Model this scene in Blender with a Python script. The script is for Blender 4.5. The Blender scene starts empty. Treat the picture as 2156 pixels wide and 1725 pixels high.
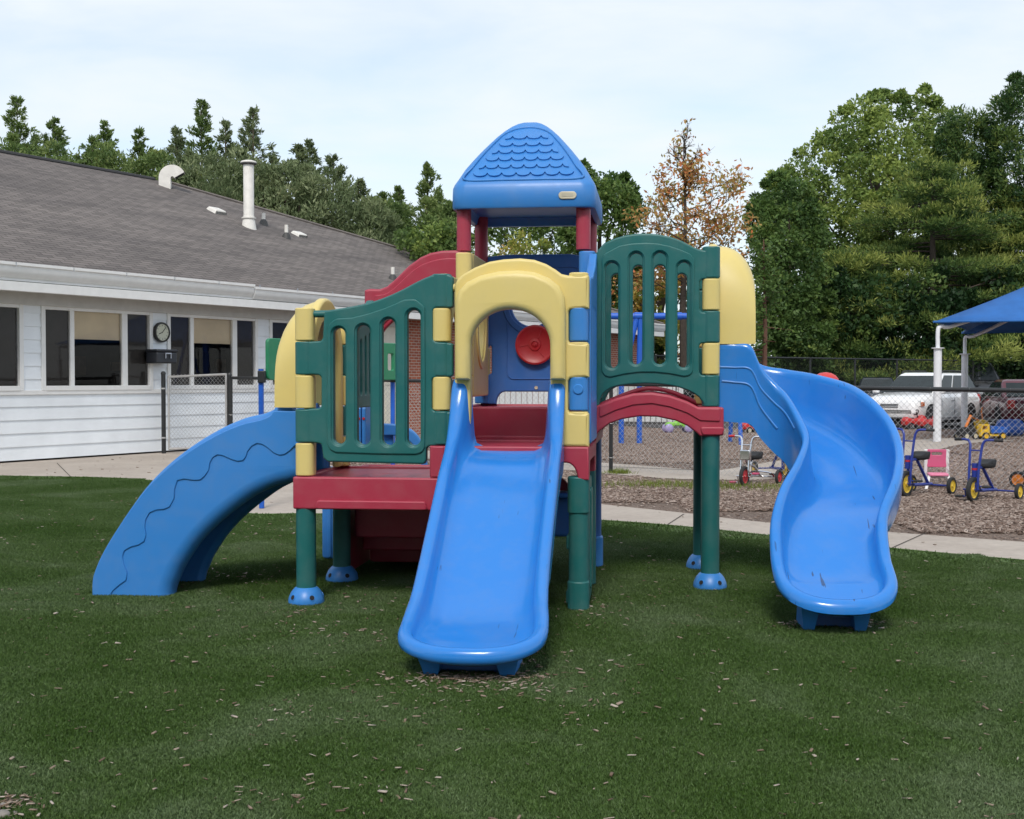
import bpy, bmesh, math, random
import numpy as np
from mathutils import Vector, Matrix, Euler

# ------------------------------------------------------------------ camera, sky, sun
F_PX, CX, CY, EYE, HORIZON = 2594.0, 1078.0, 862.5, 1.5, 799.0      # photo measured on a 2156 x 1725 grid
PITCH = math.atan((CY - HORIZON) / F_PX)
YAW = math.atan(310 / F_PX)
scn = bpy.context.scene
col = scn.collection
cam_d = bpy.data.cameras.new('camera'); cam = bpy.data.objects.new('camera', cam_d); col.objects.link(cam)
cam.location = (0, 0, EYE); cam.rotation_euler = (math.pi / 2 - PITCH, 0, 0)
cam_d.sensor_width = 36; cam_d.sensor_fit = 'HORIZONTAL'; cam_d.lens = 36 * F_PX / 2156
cam_d.clip_end = 3000; cam_d.clip_start = 0.05
scn.camera = cam

SUN_EL, SUN_AZ = math.radians(46), math.radians(-172)      # azimuth measured from +Y towards +X
world = bpy.data.worlds.new('World'); scn.world = world; world.use_nodes = True
nt = world.node_tree; nt.nodes.clear()
def N_(t, **k):
    n = nt.nodes.new(t)
    for a, v in k.items(): setattr(n, a, v)
    return n
out = N_('ShaderNodeOutputWorld'); bg = N_('ShaderNodeBackground'); bg.inputs['Strength'].default_value = 0.15
sky = N_('ShaderNodeTexSky', sky_type='NISHITA', sun_disc=False, sun_elevation=SUN_EL, sun_rotation=SUN_AZ)
sky.air_density = 1.0; sky.dust_density = 1.2; sky.ozone_density = 1.5
tc = N_('ShaderNodeTexCoord'); sep = N_('ShaderNodeSeparateXYZ'); nt.links.new(tc.outputs['Generated'], sep.inputs[0])
zm = N_('ShaderNodeMath', operation='MAXIMUM'); zm.inputs[1].default_value = 0.0; nt.links.new(sep.outputs['Z'], zm.inputs[0])
za = N_('ShaderNodeMath', operation='ADD'); za.inputs[1].default_value = 0.16; nt.links.new(zm.outputs[0], za.inputs[0])
dv = N_('ShaderNodeVectorMath', operation='DIVIDE'); nt.links.new(tc.outputs['Generated'], dv.inputs[0])
cmb = N_('ShaderNodeCombineXYZ')
for i in range(3): nt.links.new(za.outputs[0], cmb.inputs[i])
nt.links.new(cmb.outputs[0], dv.inputs[1])
mp = N_('ShaderNodeMapping'); mp.inputs['Scale'].default_value = (0.75, 1.0, 1.0); mp.inputs['Location'].default_value = (3.1, 1.7, 0)
nt.links.new(dv.outputs[0], mp.inputs[0])
nz = N_('ShaderNodeTexNoise'); nz.inputs['Scale'].default_value = 2.1; nz.inputs['Detail'].default_value = 6; nz.inputs['Roughness'].default_value = 0.52
nz.inputs['Distortion'].default_value = 0.35
nt.links.new(mp.outputs[0], nz.inputs['Vector'])
rmp = N_('ShaderNodeValToRGB'); rmp.color_ramp.elements[0].position = 0.30; rmp.color_ramp.elements[0].color = (.45,)*3 + (1,)
rmp.color_ramp.elements[1].position = 0.66; rmp.color_ramp.elements[1].color = (.98,)*3 + (1,)
nt.links.new(nz.outputs[0], rmp.inputs[0])
mix = N_('ShaderNodeMix', data_type='RGBA')
nt.links.new(rmp.outputs[0], mix.inputs['Factor']); nt.links.new(sky.outputs[0], mix.inputs['A'])
mix.inputs['B'].default_value = (4.4, 4.72, 4.98, 1)
nt.links.new(mix.outputs['Result'], bg.inputs['Color']); nt.links.new(bg.outputs[0], out.inputs[0])

sun_d = bpy.data.lights.new('sun', 'SUN'); sun = bpy.data.objects.new('sun', sun_d); col.objects.link(sun)
sun_d.energy = 1.7; sun_d.angle = math.radians(14); sun_d.color = (1, .93, .84)
_sd = Vector((math.sin(SUN_AZ) * math.cos(SUN_EL), math.cos(SUN_AZ) * math.cos(SUN_EL), math.sin(SUN_EL)))
sun.rotation_euler = _sd.to_track_quat('Z', 'Y').to_euler(); sun.location = (0, 0, 30)
scn.view_settings.view_transform = 'Standard'; scn.view_settings.look = 'None'
scn.view_settings.exposure = 0.46; scn.view_settings.gamma = 1.0
scn.render.engine = 'CYCLES'
try:
    scn.cycles.use_denoising = True; scn.cycles.max_bounces = 8; scn.cycles.transparent_max_bounces = 12
    scn.cycles.use_adaptive_sampling = True; scn.cycles.adaptive_threshold = 0.02
except Exception: pass

# ------------------------------------------------------------------ measuring helpers: photo grid -> metres
def ray(x, y):
    dx, dz = x - CX, CY - y; c, s = math.cos(PITCH), math.sin(PITCH)
    return (dx, F_PX * c + dz * s, -F_PX * s + dz * c)
def G(x, y, z=0.0):
    r = ray(x, y); t = (z - EYE) / r[2]; return Vector((r[0] * t, r[1] * t, z))
def AT(x, y, d):
    r = ray(x, y); t = d / r[1]; return Vector((r[0] * t, d, EYE + r[2] * t))
ORG = G(1218, 1283)
UX = (math.cos(YAW), -math.sin(YAW)); VX = (math.sin(YAW), math.cos(YAW))
def S(x, y, v):                       # ray meets the plane v = const of the play set: (u, z)
    r = ray(x, y); rv = r[0] * VX[0] + r[1] * VX[1]; ov = -ORG.x * VX[0] - ORG.y * VX[1]; t = (v - ov) / rv
    return ((r[0] * t - ORG.x) * UX[0] + (r[1] * t - ORG.y) * UX[1], EYE + r[2] * t)
def SV(pts, v): return [S(x, y, v) for x, y in pts]
def LW(u, v, z=0.0): return Vector((ORG.x + u * UX[0] + v * VX[0], ORG.y + u * UX[1] + v * VX[1], z))
TH = math.atan((2667 - 1078) / F_PX); DB = Vector((math.sin(TH), math.cos(TH), 0)); NB = Vector((-math.cos(TH), math.sin(TH), 0))
B0 = G(0, 975)
def W(x, y, off=0.0):                 # ray meets a plane parallel to the house wall: (s along, z)
    r = ray(x, y); rn = r[0] * NB.x + r[1] * NB.y; t = (off + B0.x * NB.x + B0.y * NB.y) / rn
    px, py = r[0] * t - B0.x, r[1] * t - B0.y; return (px * DB.x + py * DB.y, EYE + r[2] * t)

# ------------------------------------------------------------------ materials
def nodes_of(name):
    m = bpy.data.materials.new(name); m.use_nodes = True; t = m.node_tree; t.nodes.clear()
    o = t.nodes.new('ShaderNodeOutputMaterial'); p = t.nodes.new('ShaderNodeBsdfPrincipled'); t.links.new(p.outputs[0], o.inputs[0])
    return m, t, p
def mixcol(t, fac, a, b):
    n = t.nodes.new('ShaderNodeMix'); n.data_type = 'RGBA'
    for key, v in (('Factor', fac), ('A', a), ('B', b)):
        if hasattr(v, 'is_linked') or isinstance(v, bpy.types.NodeSocket): t.links.new(v, n.inputs[key])
        elif key == 'Factor': n.inputs[key].default_value = v
        else: n.inputs[key].default_value = (*v, 1)
    return n.outputs['Result']
def noise(t, scale, detail=4, vec=None, rough=.55, dist=0, coord='Object', stretch=None):
    c = t.nodes.new('ShaderNodeTexCoord'); v = c.outputs[coord]
    if stretch:
        m = t.nodes.new('ShaderNodeMapping'); m.inputs['Scale'].default_value = stretch; t.links.new(v, m.inputs[0]); v = m.outputs[0]
    n = t.nodes.new('ShaderNodeTexNoise'); n.inputs['Scale'].default_value = scale; n.inputs['Detail'].default_value = detail
    n.inputs['Roughness'].default_value = rough; n.inputs['Distortion'].default_value = dist
    t.links.new(v, n.inputs['Vector']); return n.outputs[0]
def ramp(t, fac, stops):
    r = t.nodes.new('ShaderNodeValToRGB'); cr = r.color_ramp
    while len(cr.elements) < len(stops): cr.elements.new(0.5)
    for e, (p, c) in zip(cr.elements, stops):
        e.position = p; e.color = (*c, 1) if len(c) == 3 else c
    t.links.new(fac, r.inputs[0]); return r.outputs[0]
def bump(t, p, h, strength=.2, dist=.01):
    b = t.nodes.new('ShaderNodeBump'); b.inputs['Strength'].default_value = strength; b.inputs['Distance'].default_value = dist
    t.links.new(h, b.inputs['Height']); t.links.new(b.outputs[0], p.inputs['Normal'])
def sc(c, k): return tuple(min(1, x * k) for x in c)
MAT = {}
def plain(name, c, rough=.5, metal=0, var=.12, nscale=6, bmp=0, bscale=60):
    if name in MAT: return MAT[name]
    m, t, p = nodes_of(name)
    n = noise(t, nscale, 5)
    t.links.new(ramp(t, n, [(.3, sc(c, 1 - var)), (.7, sc(c, 1 + var))]), p.inputs['Base Color'])
    p.inputs['Roughness'].default_value = rough; p.inputs['Metallic'].default_value = metal
    if bmp: bump(t, p, noise(t, bscale, 3), bmp, .01)
    MAT[name] = m; return m
def plastic(name, c, rough=.42, fade=.25, scuff=False):
    m, t, p = nodes_of(name)
    n1 = noise(t, 2.2, 5, rough=.6); n2 = noise(t, 9, 4, rough=.6)
    g = (c[0] * .6 + c[1] * .3 + .1) * .9
    faded = tuple(x * (1 - fade) + (x * .75 + .16) * fade for x in c)
    a = mixcol(t, ramp(t, n1, [(.35, (0, 0, 0)), (.75, (1, 1, 1))]), c, faded)
    dusty = mixcol(t, ramp(t, n2, [(.45, (0, 0, 0)), (.85, (.09,) * 3)]), a, (.30, .28, .25))
    if scuff:
        sn = noise(t, 7, 2, stretch=(5.5, .55, .7), rough=.4, dist=.2)
        s2 = noise(t, 1.8, 2)
        mk = t.nodes.new('ShaderNodeMath'); mk.operation = 'MULTIPLY'
        t.links.new(ramp(t, sn, [(.715, (0, 0, 0)), (.73, (1, 1, 1))]), mk.inputs[0]); t.links.new(ramp(t, s2, [(.48, (0, 0, 0)), (.56, (.75,) * 3)]), mk.inputs[1])
        dusty = mixcol(t, mk.outputs[0], dusty, (.02, .03, .06))
    t.links.new(dusty, p.inputs['Base Color'])
    r = ramp(t, n2, [(.3, (rough - .03,) * 3), (.8, (rough + .07,) * 3)]); t.links.new(r, p.inputs['Roughness'])
    p.inputs['Specular IOR Level'].default_value = .5
    bump(t, p, noise(t, 3, 2), .25, .006)
    MAT[name] = m; return m
M_BLUE = plastic('blue_plastic', (.034, .215, .60), .38, .10)
M_SLIDE = plastic('slide_blue_plastic', (.024, .205, .63), .17, .03, scuff=True)
M_DBLUE = plastic('deep_blue_plastic', (.025, .125, .42), .45, .10)
M_GREEN = plastic('green_plastic', (.008, .122, .120), .42, .10)
M_RED = plastic('red_plastic', (.37, .026, .060), .42, .14)
M_BRED = plastic('bright_red_plastic', (.42, .015, .022), .38, .05)
M_YELLOW = plastic('yellow_plastic', (.70, .56, .19), .42, .28)
M_CREAM = plain('cream_plastic', (.55, .50, .38), .5)
M_DARK = plain('black_shade_and_parts', (.01, .01, .012), .8)  # black of real dark parts and of shade inside openings

# ------------------------------------------------------------------ mesh helpers
def finish(o, mat=None, parent=None, smooth=True, angle=35, wn=False):
    if mat is not None: o.data.materials.append(mat)
    if o.name not in col.objects: col.objects.link(o)
    if smooth:
        o.data.shade_smooth(); o.data.set_sharp_from_angle(angle=math.radians(angle))
    if wn:
        w = o.modifiers.new('wn', 'WEIGHTED_NORMAL'); w.keep_sharp = True
    if parent is not None: o.parent = parent
    return o
def from_data(name, verts, faces, mat=None, parent=None, smooth=True, angle=35, wn=False):
    me = bpy.data.meshes.new(name); me.from_pydata([tuple(v) for v in verts], [], faces); me.validate(); me.update()
    return finish(bpy.data.objects.new(name, me), mat, parent, smooth, angle, wn)
class MB:
    def __init__(s): s.v = []; s.f = []
    def add(s, v, f):
        k = len(s.v); s.v += [tuple(p) for p in v]; s.f += [tuple(i + k for i in q) for q in f]; return s
    def box(s, x0, x1, y0, y1, z0, z1):
        return s.add([(x0, y0, z0), (x1, y0, z0), (x1, y1, z0), (x0, y1, z0), (x0, y0, z1), (x1, y0, z1), (x1, y1, z1), (x0, y1, z1)],
                     [(0, 3, 2, 1), (4, 5, 6, 7), (0, 1, 5, 4), (1, 2, 6, 5), (2, 3, 7, 6), (3, 0, 4, 7)])
    def obox(s, c, ax, hs):           # oriented box: centre, three axes, half sizes
        c = Vector(c); a = [Vector(q) * h for q, h in zip(ax, hs)]
        vs = [c + a[0] * i + a[1] * j + a[2] * k for k in (-1, 1) for i, j in ((-1, -1), (1, -1), (1, 1), (-1, 1))]
        return s.add(vs, [(0, 3, 2, 1), (4, 5, 6, 7), (0, 1, 5, 4), (1, 2, 6, 5), (2, 3, 7, 6), (3, 0, 4, 7)])
    def tube(s, pts, r, n=10, cap=True, closed=False):
        pts = [Vector(p) for p in pts]; m = len(pts); R = r if isinstance(r, (list, tuple)) else [r] * m
        vs = []; up = None
        for i, p in enumerate(pts):
            if closed: t = (pts[(i + 1) % m] - pts[i - 1])
            else: t = (pts[min(i + 1, m - 1)] - pts[max(i - 1, 0)])
            t.normalize()
            if up is None: up = Vector((0, 0, 1)) if abs(t.z) < .9 else Vector((1, 0, 0))
            a = t.cross(up); a.normalize(); b = a.cross(t); b.normalize(); up = b
            vs += [p + (a * math.cos(2 * math.pi * k / n) + b * math.sin(2 * math.pi * k / n)) * R[i] for k in range(n)]
        fs = []
        for i in range(m if closed else m - 1):
            j = (i + 1) % m
            fs += [(i * n + k, j * n + k, j * n + (k + 1) % n, i * n + (k + 1) % n) for k in range(n)]
        if cap and not closed: fs += [tuple(range(n))[::1], tuple(range((m - 1) * n, m * n))[::-1]]
        return s.add(vs, fs)
    def lathe(s, prof, n=28, c=(0, 0, 0), axis='z'):
        m = len(prof); vs = []
        for r, z in prof:
            for k in range(n):
                a = 2 * math.pi * k / n; q = (r * math.cos(a), r * math.sin(a), z)
                if axis == 'x': q = (q[2], q[0], q[1])
                if axis == 'y': q = (q[1], q[2], q[0])
                vs.append((q[0] + c[0], q[1] + c[1], q[2] + c[2]))
        fs = [(i * n + k, i * n + (k + 1) % n, (i + 1) * n + (k + 1) % n, (i + 1) * n + k) for i in range(m - 1) for k in range(n)]
        fs += [tuple(range(n))[::-1], tuple(range((m - 1) * n, m * n))]
        return s.add(vs, fs)
    def loft(s, rings, closed=True, cap=True):
        n = len(rings[0]); m = len(rings); vs = [p for r in rings for p in r]
        fs = [(i * n + k, (i + 1) * n + k, (i + 1) * n + (k + 1) % n, i * n + (k + 1) % n) for i in range(m - 1) for k in range(n if closed else n - 1)]
        if cap and closed: fs += [tuple(range(n)), tuple(range((m - 1) * n, m * n))[::-1]]
        return s.add(vs, fs)
    def poly(s, pts): return s.add(pts, [tuple(range(len(pts)))])
    def build(s, name, mat=None, parent=None, smooth=True, angle=35, bevel=0, wn=False, seg=2, world=None):
        o = from_data(name, s.v, s.f, mat, None, smooth, angle)
        bm = bmesh.new(); bm.from_mesh(o.data); bmesh.ops.recalc_face_normals(bm, faces=bm.faces); bm.to_mesh(o.data); bm.free()
        if bevel:
            b = o.modifiers.new('bevel', 'BEVEL'); b.width = bevel; b.segments = seg; b.limit_method = 'ANGLE'; b.angle_limit = math.radians(40); b.harden_normals = False
        if wn or bevel:
            w = o.modifiers.new('wn', 'WEIGHTED_NORMAL'); w.keep_sharp = True
        if parent is not None: o.parent = parent
        return o
def crm(pts, n, closed=False):        # Catmull-Rom through points, n samples
    P = [np.array(p, float) for p in pts]; m = len(P); segs = m if closed else m - 1; outp = []
    for q in range(n):
        t = q * segs / (n if closed else n - 1); i = min(int(t), segs - 1); t -= i
        g = (lambda k: P[k % m]) if closed else (lambda k: P[max(0, min(m - 1, k))])
        a, b, c, d = g(i - 1), g(i), g(i + 1), g(i + 2)
        outp.append(.5 * (2 * b + (c - a) * t + (2 * a - 5 * b + 4 * c - d) * t * t + (3 * b - a - 3 * c + d) * t ** 3))
    return outp
def fillet(pts, r, n=4):
    outp = []; m = len(pts)
    for i in range(m):
        p = Vector(pts[i][:2]); a = Vector(pts[i - 1][:2]) - p; b = Vector(pts[(i + 1) % m][:2]) - p
        la, lb = a.length, b.length
        if la < 1e-6 or lb < 1e-6: continue
        a /= la; b /= lb; ang = a.angle(b)
        if ang > math.radians(150): outp.append(tuple(p)); continue
        rr = min(r / math.tan(ang / 2), la * .45, lb * .45)
        p0, p1 = p + a * rr, p + b * rr
        for k in range(n + 1):
            t = k / n; outp.append(tuple(p0 * (1 - t) ** 2 + p * 2 * t * (1 - t) + p1 * t * t))
    return outp
def area2(p): return sum(p[i - 1][0] * p[i][1] - p[i][0] * p[i - 1][1] for i in range(len(p)))
def slot(x0, x1, y0, y1, r=None, n=7):
    r = min((x1 - x0) / 2, (y1 - y0) / 2) * .999 if r is None else r; o = []
    for cx, cy, a0 in ((x1 - r, y1 - r, 0), (x0 + r, y1 - r, 90), (x0 + r, y0 + r, 180), (x1 - r, y0 + r, 270)):
        for k in range(n + 1):
            a = math.radians(a0 + 90 * k / n); o.append((cx + r * math.cos(a), cy + r * math.sin(a)))
    return o
def plate_mesh(outline, holes, plane, off, thick, bevel, res=3):
    cu = bpy.data.curves.new('c', 'CURVE'); cu.dimensions = '2D'; cu.fill_mode = 'BOTH'
    cu.bevel_depth = bevel; cu.bevel_resolution = res; cu.extrude = max(thick / 2 - bevel, .0005); cu.offset = -bevel
    for k, pts in enumerate([outline] + list(holes)):
        pts = list(pts)
        if (area2(pts) > 0) != (k == 0): pts = pts[::-1]
        sp = cu.splines.new('POLY'); sp.points.add(len(pts) - 1); sp.use_cyclic_u = True
        for q, p in zip(sp.points, pts): q.co = (p[0], p[1], 0, 1)
    ob = bpy.data.objects.new('c', cu); col.objects.link(ob)
    dg = bpy.context.evaluated_depsgraph_get(); dg.update()
    me = bpy.data.meshes.new_from_object(ob.evaluated_get(dg)); col.objects.unlink(ob); bpy.data.objects.remove(ob); bpy.data.curves.remove(cu)
    for v in me.vertices:
        x, y, z = v.co
        v.co = {'v': (x, off - z, y), 'u': (off + z, x, y), 'z': (x, y, off + z)}[plane]
    vs = [tuple(v.co) for v in me.vertices]; fs = [tuple(p.vertices) for p in me.polygons]
    bpy.data.meshes.remove(me); return vs, fs
def plate(name, outline, holes, plane, off, thick, bevel, mat, parent, extra=(), angle=40):
    b = MB(); b.add(*plate_mesh(outline, holes, plane, off, thick, bevel))
    for e in extra: b.add(*plate_mesh(*e))
    me = bpy.data.meshes.new(name); me.from_pydata(b.v, [], b.f); me.update()
    bm = bmesh.new(); bm.from_mesh(me); bmesh.ops.remove_doubles(bm, verts=bm.verts, dist=1e-5); bm.to_mesh(me); bm.free()
    return finish(bpy.data.objects.new(name, me), mat, parent, True, angle, True)
# ------------------------------------------------------------------ tagging
def tag(o, label=None, cat=None, group=None, kind=None):
    for k, v in (('label', label), ('category', cat), ('group', group), ('kind', kind)):
        if v: o[k] = v
    return o
def empty(name, loc=(0, 0, 0), rz=0.0):
    o = bpy.data.objects.new(name, None); col.objects.link(o); o.location = loc; o.rotation_euler = (0, 0, rz); o.empty_display_size = .2; return o
def copy_tree(o, parent=None):
    c = o.copy(); col.objects.link(c); c.parent = parent
    for ch in [q for q in bpy.data.objects if q.parent == o]: copy_tree(ch, c)
    return c
rng = np.random.default_rng(7); random.seed(7)

# ================================================================== PLAY SET
PS = empty('play_set', ORG, -YAW)
tag(PS, 'large plastic play set with blue slides, green slatted panels, red decks and blue roof', 'play set')
Mo = .93; CU = [-1.825, -.90, 0.0, .885]; CV = [0.0, .93, 1.86]
Z1, Z2, Z3 = .85, 1.065, 1.30; PR = .066
def post(u, v, z1, mat, foot=True, r=PR):
    p = MB().tube([(u, v, .02 if not foot else .06), (u, v, z1 * .5), (u, v, z1)], r, 28).build('post', mat, PS)
    if foot:
        f = MB().lathe([(.0, 0), (.118, 0), (.121, .018), (.116, .045), (.100, .080), (.082, .102), (.070, .112), (.0, .112)], 32, (u, v, 0)).build('post_foot', M_BLUE, p)
        for a in (-125, -55, 35, 145):
            a = math.radians(a); c = Vector((u + .111 * math.cos(a), v + .111 * math.sin(a), .052)); n = Vector((math.cos(a) * .93, math.sin(a) * .93, .38)).normalized()
            MB().tube([c - n * .03, c + n * .0045], .0165, 14).build('bolt_hole_shade', M_DARK, f)  # solid black plug stands for the shade inside a hole
            MB().tube([c + n * .001 + (Vector((-math.sin(a), math.cos(a), 0)) * math.cos(k * .449) + n.cross(Vector((-math.sin(a), math.cos(a), 0))) * math.sin(k * .449)) * .018 for k in range(14)], .0035, 6, closed=True).build('bolt_rim', M_BLUE, f)
    return p
post(CU[0], 0, Z1 - .2, M_GREEN); post(CU[0], Mo, Z1 - .2, M_GREEN)
post(CU[1], 0, Z1 - .1, M_GREEN, True); post(CU[1], Mo, Z2 - .1, M_GREEN); post(CU[1], CV[2], Z3 - .1, M_DBLUE)
post(0, 0, Z2 - .2, M_GREEN, False, .064); post(0, Mo, Z3 - .2, M_GREEN, False)
post(CU[3], Mo, Z3 - .18, M_GREEN); post(CU[3] - .03, CV[2], Z3 - .18, M_GREEN)
# knuckle columns above the decks
def knuckles(u, v, z0, seq, w=.125, h=.2245):
    for k, m in enumerate(seq):
        if m is None: continue
        plate('knuckle', slot(u - w / 2, u + w / 2, v - w / 2, v + w / 2, .045, 4), [], 'z', z0 + h * (k + .5), h - .006, .010, m, PS)
Y_, G_, B_ = M_YELLOW, M_GREEN, M_BLUE
knuckles(CU[0], 0, Z1 + .005, [Y_, G_, Y_, G_, Y_])
knuckles(CU[1], 0, Z2 + .005, [G_, Y_, G_, Y_, G_])
knuckles(0, 0, Z2 + .005, [Y_, B_, Y_, B_, Y_])
knuckles(CU[3], Mo, Z3 + .003, [G_, Y_, G_, Y_, G_], h=.229)
knuckles(0, Mo, Z3 + .003, [G_, B_, G_, B_, B_], w=.12)
knuckles(CU[1], Mo, Z3 + .003, [Y_, Y_, Y_, Y_, Y_], w=.12)
knuckles(0, CV[2], Z3 + .003, [G_, B_, G_, B_, B_], w=.12)
knuckles(CU[1], CV[2], Z3 + .003, [B_, Y_, B_, M_RED, B_], w=.12)
knuckles(CU[3] - .03, CV[2], Z3 + .003, [Y_, G_, Y_, G_, G_], w=.12)
knuckles(CU[0], Mo, Z1 + .005, [Y_, G_, Y_, G_, Y_])
plate('corner_cap', slot(CU[1] - .075, CU[1] + .04, -.075, .04, .03, 4), [], 'z', (Z1 + Z2) / 2 + .003, Z2 - Z1 - .008, .012, M_RED, PS)
# vertical blue corner post going down behind the tower, with thicker base
_p = MB().tube([(0, CV[2], .24), (0, CV[2], .7), (0, CV[2], Z3 - .2)], .062, 24).build('post', M_DBLUE, PS)
plate('post_base', slot(-.075, .075, CV[2] - .075, CV[2] + .075, .05, 4), [], 'z', .125, .25, .02, M_BLUE, _p)

# decks: rounded rim beams with an arched relief, and a slightly sunk floor
def deck(name, u0, u1, v0, v1, zt, hh=.215, cove=.0, mat=M_RED):
    z0 = zt - hh; b = MB(); e = .07; a0, a1, c0, c1 = u0 - e, u1 + e, v0 - e, v1 + e
    def beam(x0, x1):
        if not cove: return fillet([(x0, z0), (x1, z0), (x1, zt), (x0, zt)], .012, 2)
        w = .16
        arc = [(x0 + w * (1 - math.cos(t) * .45) - w * .1, z0 + cove * math.sin(t)) for t in np.linspace(0, math.pi / 2, 7)]
        arc2 = [(x0 + x1 - x, z) for x, z in arc[::-1]]
        return [(x0, z0)] + arc + arc2 + [(x1, z0), (x1, zt), (x0, zt)]
    b.add(*plate_mesh(beam(a0, a1), [], 'v', c0 + .03, .06, .012)); b.add(*plate_mesh(beam(a0, a1), [], 'v', c1 - .03, .06, .012))
    b.add(*plate_mesh(beam(c0 + .05, c1 - .05), [], 'u', a0 + .03, .06, .012)); b.add(*plate_mesh(beam(c0 + .05, c1 - .05), [], 'u', a1 - .03, .06, .012))
    m = (a0 + a1) / 2
    if not cove:      # moulded channel relief on the front and back beam
        for cc in (c0 - .006, c1 + .006):
            b.add(*plate_mesh(fillet([(a0 + .15, z0 + .004), (a1 - .15, z0 + .004), (a1 - .17, z0 + .062), (a0 + .17, z0 + .062)], .02, 3), [], 'v', cc, .022, .009))
    me = bpy.data.meshes.new(name); me.from_pydata(b.v, [], b.f); me.update()
    o = finish(bpy.data.objects.new(name, me), mat, PS, True, 40, True)
    plate('deck_floor', slot(a0 + .045, a1 - .045, c0 + .045, c1 - .045, .06, 4), [slot(m - .05, m + .06, (c0 + c1) / 2 - .006, (c0 + c1) / 2 + .006, .0055, 3)], 'z', zt - .03, .03, .006, mat, o)
    return o
deck('deck', CU[0], CU[1] - .0, 0, Mo, Z1 + .004)
deck('deck', CU[1], 0, 0, Mo - .145, Z2, cove=.11)
deck('deck', CU[1], 0, Mo, CV[2], Z3, .27)
# bridge: two arched side beams and a curved floor between them
def bridge_pts(v):
    px_top = [(1236, 862), (1249, 858), (1267, 850), (1297, 838), (1334, 828), (1372, 826), (1410, 832), (1447, 845), (1470, 857), (1519, 857)]
    px_bot = [(1519, 919), (1474, 919), (1467, 912), (1447, 897), (1422, 886), (1384, 878), (1347, 877), (1309, 883), (1284, 892), (1262, 908), (1254, 920), (1236, 924)]
    return SV(px_top + px_bot, Mo - .07)
bp = fillet(bridge_pts(0), .02, 3)
plate('bridge_arch', bp, [], 'v', Mo - .04, .07, .014, M_RED, PS, extra=[
    (fillet(SV([(1262, 856), (1297, 842), (1334, 831), (1372, 829), (1410, 835), (1447, 848), (1470, 860), (1516, 860), (1516, 888), (1474, 886), (1447, 870), (1410, 857), (1372, 850), (1334, 853), (1297, 864), (1262, 880)], Mo - .07), .012, 2), [], 'v', Mo - .076, .02, .008)])
plate('bridge_arch', bp, [], 'v', CV[2] + .04, .07, .014, M_RED, PS)
top = crm(SV([(1236, 872), (1267, 860), (1334, 837), (1372, 834), (1410, 841), (1447, 855), (1475, 866)], Mo - .07), 24)
MB().loft([[(u, Mo - .02, z - .03), (u, CV[2] + .02, z - .03), (u, CV[2] + .02, z), (u, Mo - .02, z)] for u, z in top]).build('bridge_floor', M_RED, PS)
top = crm(SV([(1240, 868), (1267, 852), (1334, 826), (1372, 821), (1410, 827), (1447, 841), (1478, 856)], Mo - .0), 24)
MB().tube([(u, CV[2] - .03, z + .002) for u, z in top], .018, 12).build('bridge_curb', M_RED, PS)
deck('deck', CU[3], CU[3] + .02, Mo, CV[2], Z3, .2)

# green slatted panels
def px_plate(name, v, outline, holes, thick, bevel, mat, fr=.018, raised=None, rholes=(), angle=40, back=False):
    vo = v - thick / 2; o2 = fillet(SV(outline, vo), fr, 3)
    hs = []
    for x0, x1, y0, y1 in holes:
        (a, zt), (b, zb) = S(x0, y0, vo), S(x1, y1, vo); hs.append(slot(a, b, zb, zt))
    ex = []
    if raised:
        r2 = fillet(SV(raised, vo), .05, 5)
        for sgn in (-1, 1):
            ex.append((r2, [slot(h[0], h[1], h[2], h[3]) for h in [(min(p[0] for p in q) - .012, max(p[0] for p in q) + .012, min(p[1] for p in q) - .012, max(p[1] for p in q) + .012) for q in hs]], 'v', v + sgn * (thick / 2 + .002), .02, .008))
    return plate(name, o2, hs, 'v', v, thick, bevel, mat, PS, extra=ex, angle=angle)
LG = [(682, 655), (700, 652), (725, 648), (750, 643.5), (775, 638), (800, 630), (825, 620), (845, 610.5), (865, 600), (880, 592), (895, 585), (907, 580), (918, 577.5), (932, 576.5), (945, 578), (953, 583),
      (953, 648), (914, 650), (911, 654), (911, 712), (914, 718), (953, 723), (953, 793), (912, 796), (909, 800), (909, 858), (912, 865), (953, 868), (953, 936), (902, 940), (897, 945), (897, 970), (892, 978),
      (690, 973), (680, 965), (676, 935), (640, 930), (640, 861), (672, 860), (676, 855), (676, 796), (672, 790), (640, 788), (640, 720), (675, 718), (679, 712)]
LGR = [(690, 693), (696, 680), (708, 671), (742, 669), (775, 661), (808, 650), (830, 641), (852, 631), (875, 630), (895, 646), (896, 800), (895, 943), (889, 953), (875, 957), (790, 956), (708, 953), (695, 947), (689, 933)]
px_plate('slatted_panel', -.02, LG, [(701, 727, 691, 935), (751, 779, 685, 937), (804, 832, 672, 938), (857, 885, 653, 938)], .07, .013, M_GREEN, raised=LGR)
MB().tube([(CU[0] + .02, 0, 1.935), (CU[0] + .19, 0, 1.935)], .024, 14).build('hinge_pin', M_GREEN, PS)
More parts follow.
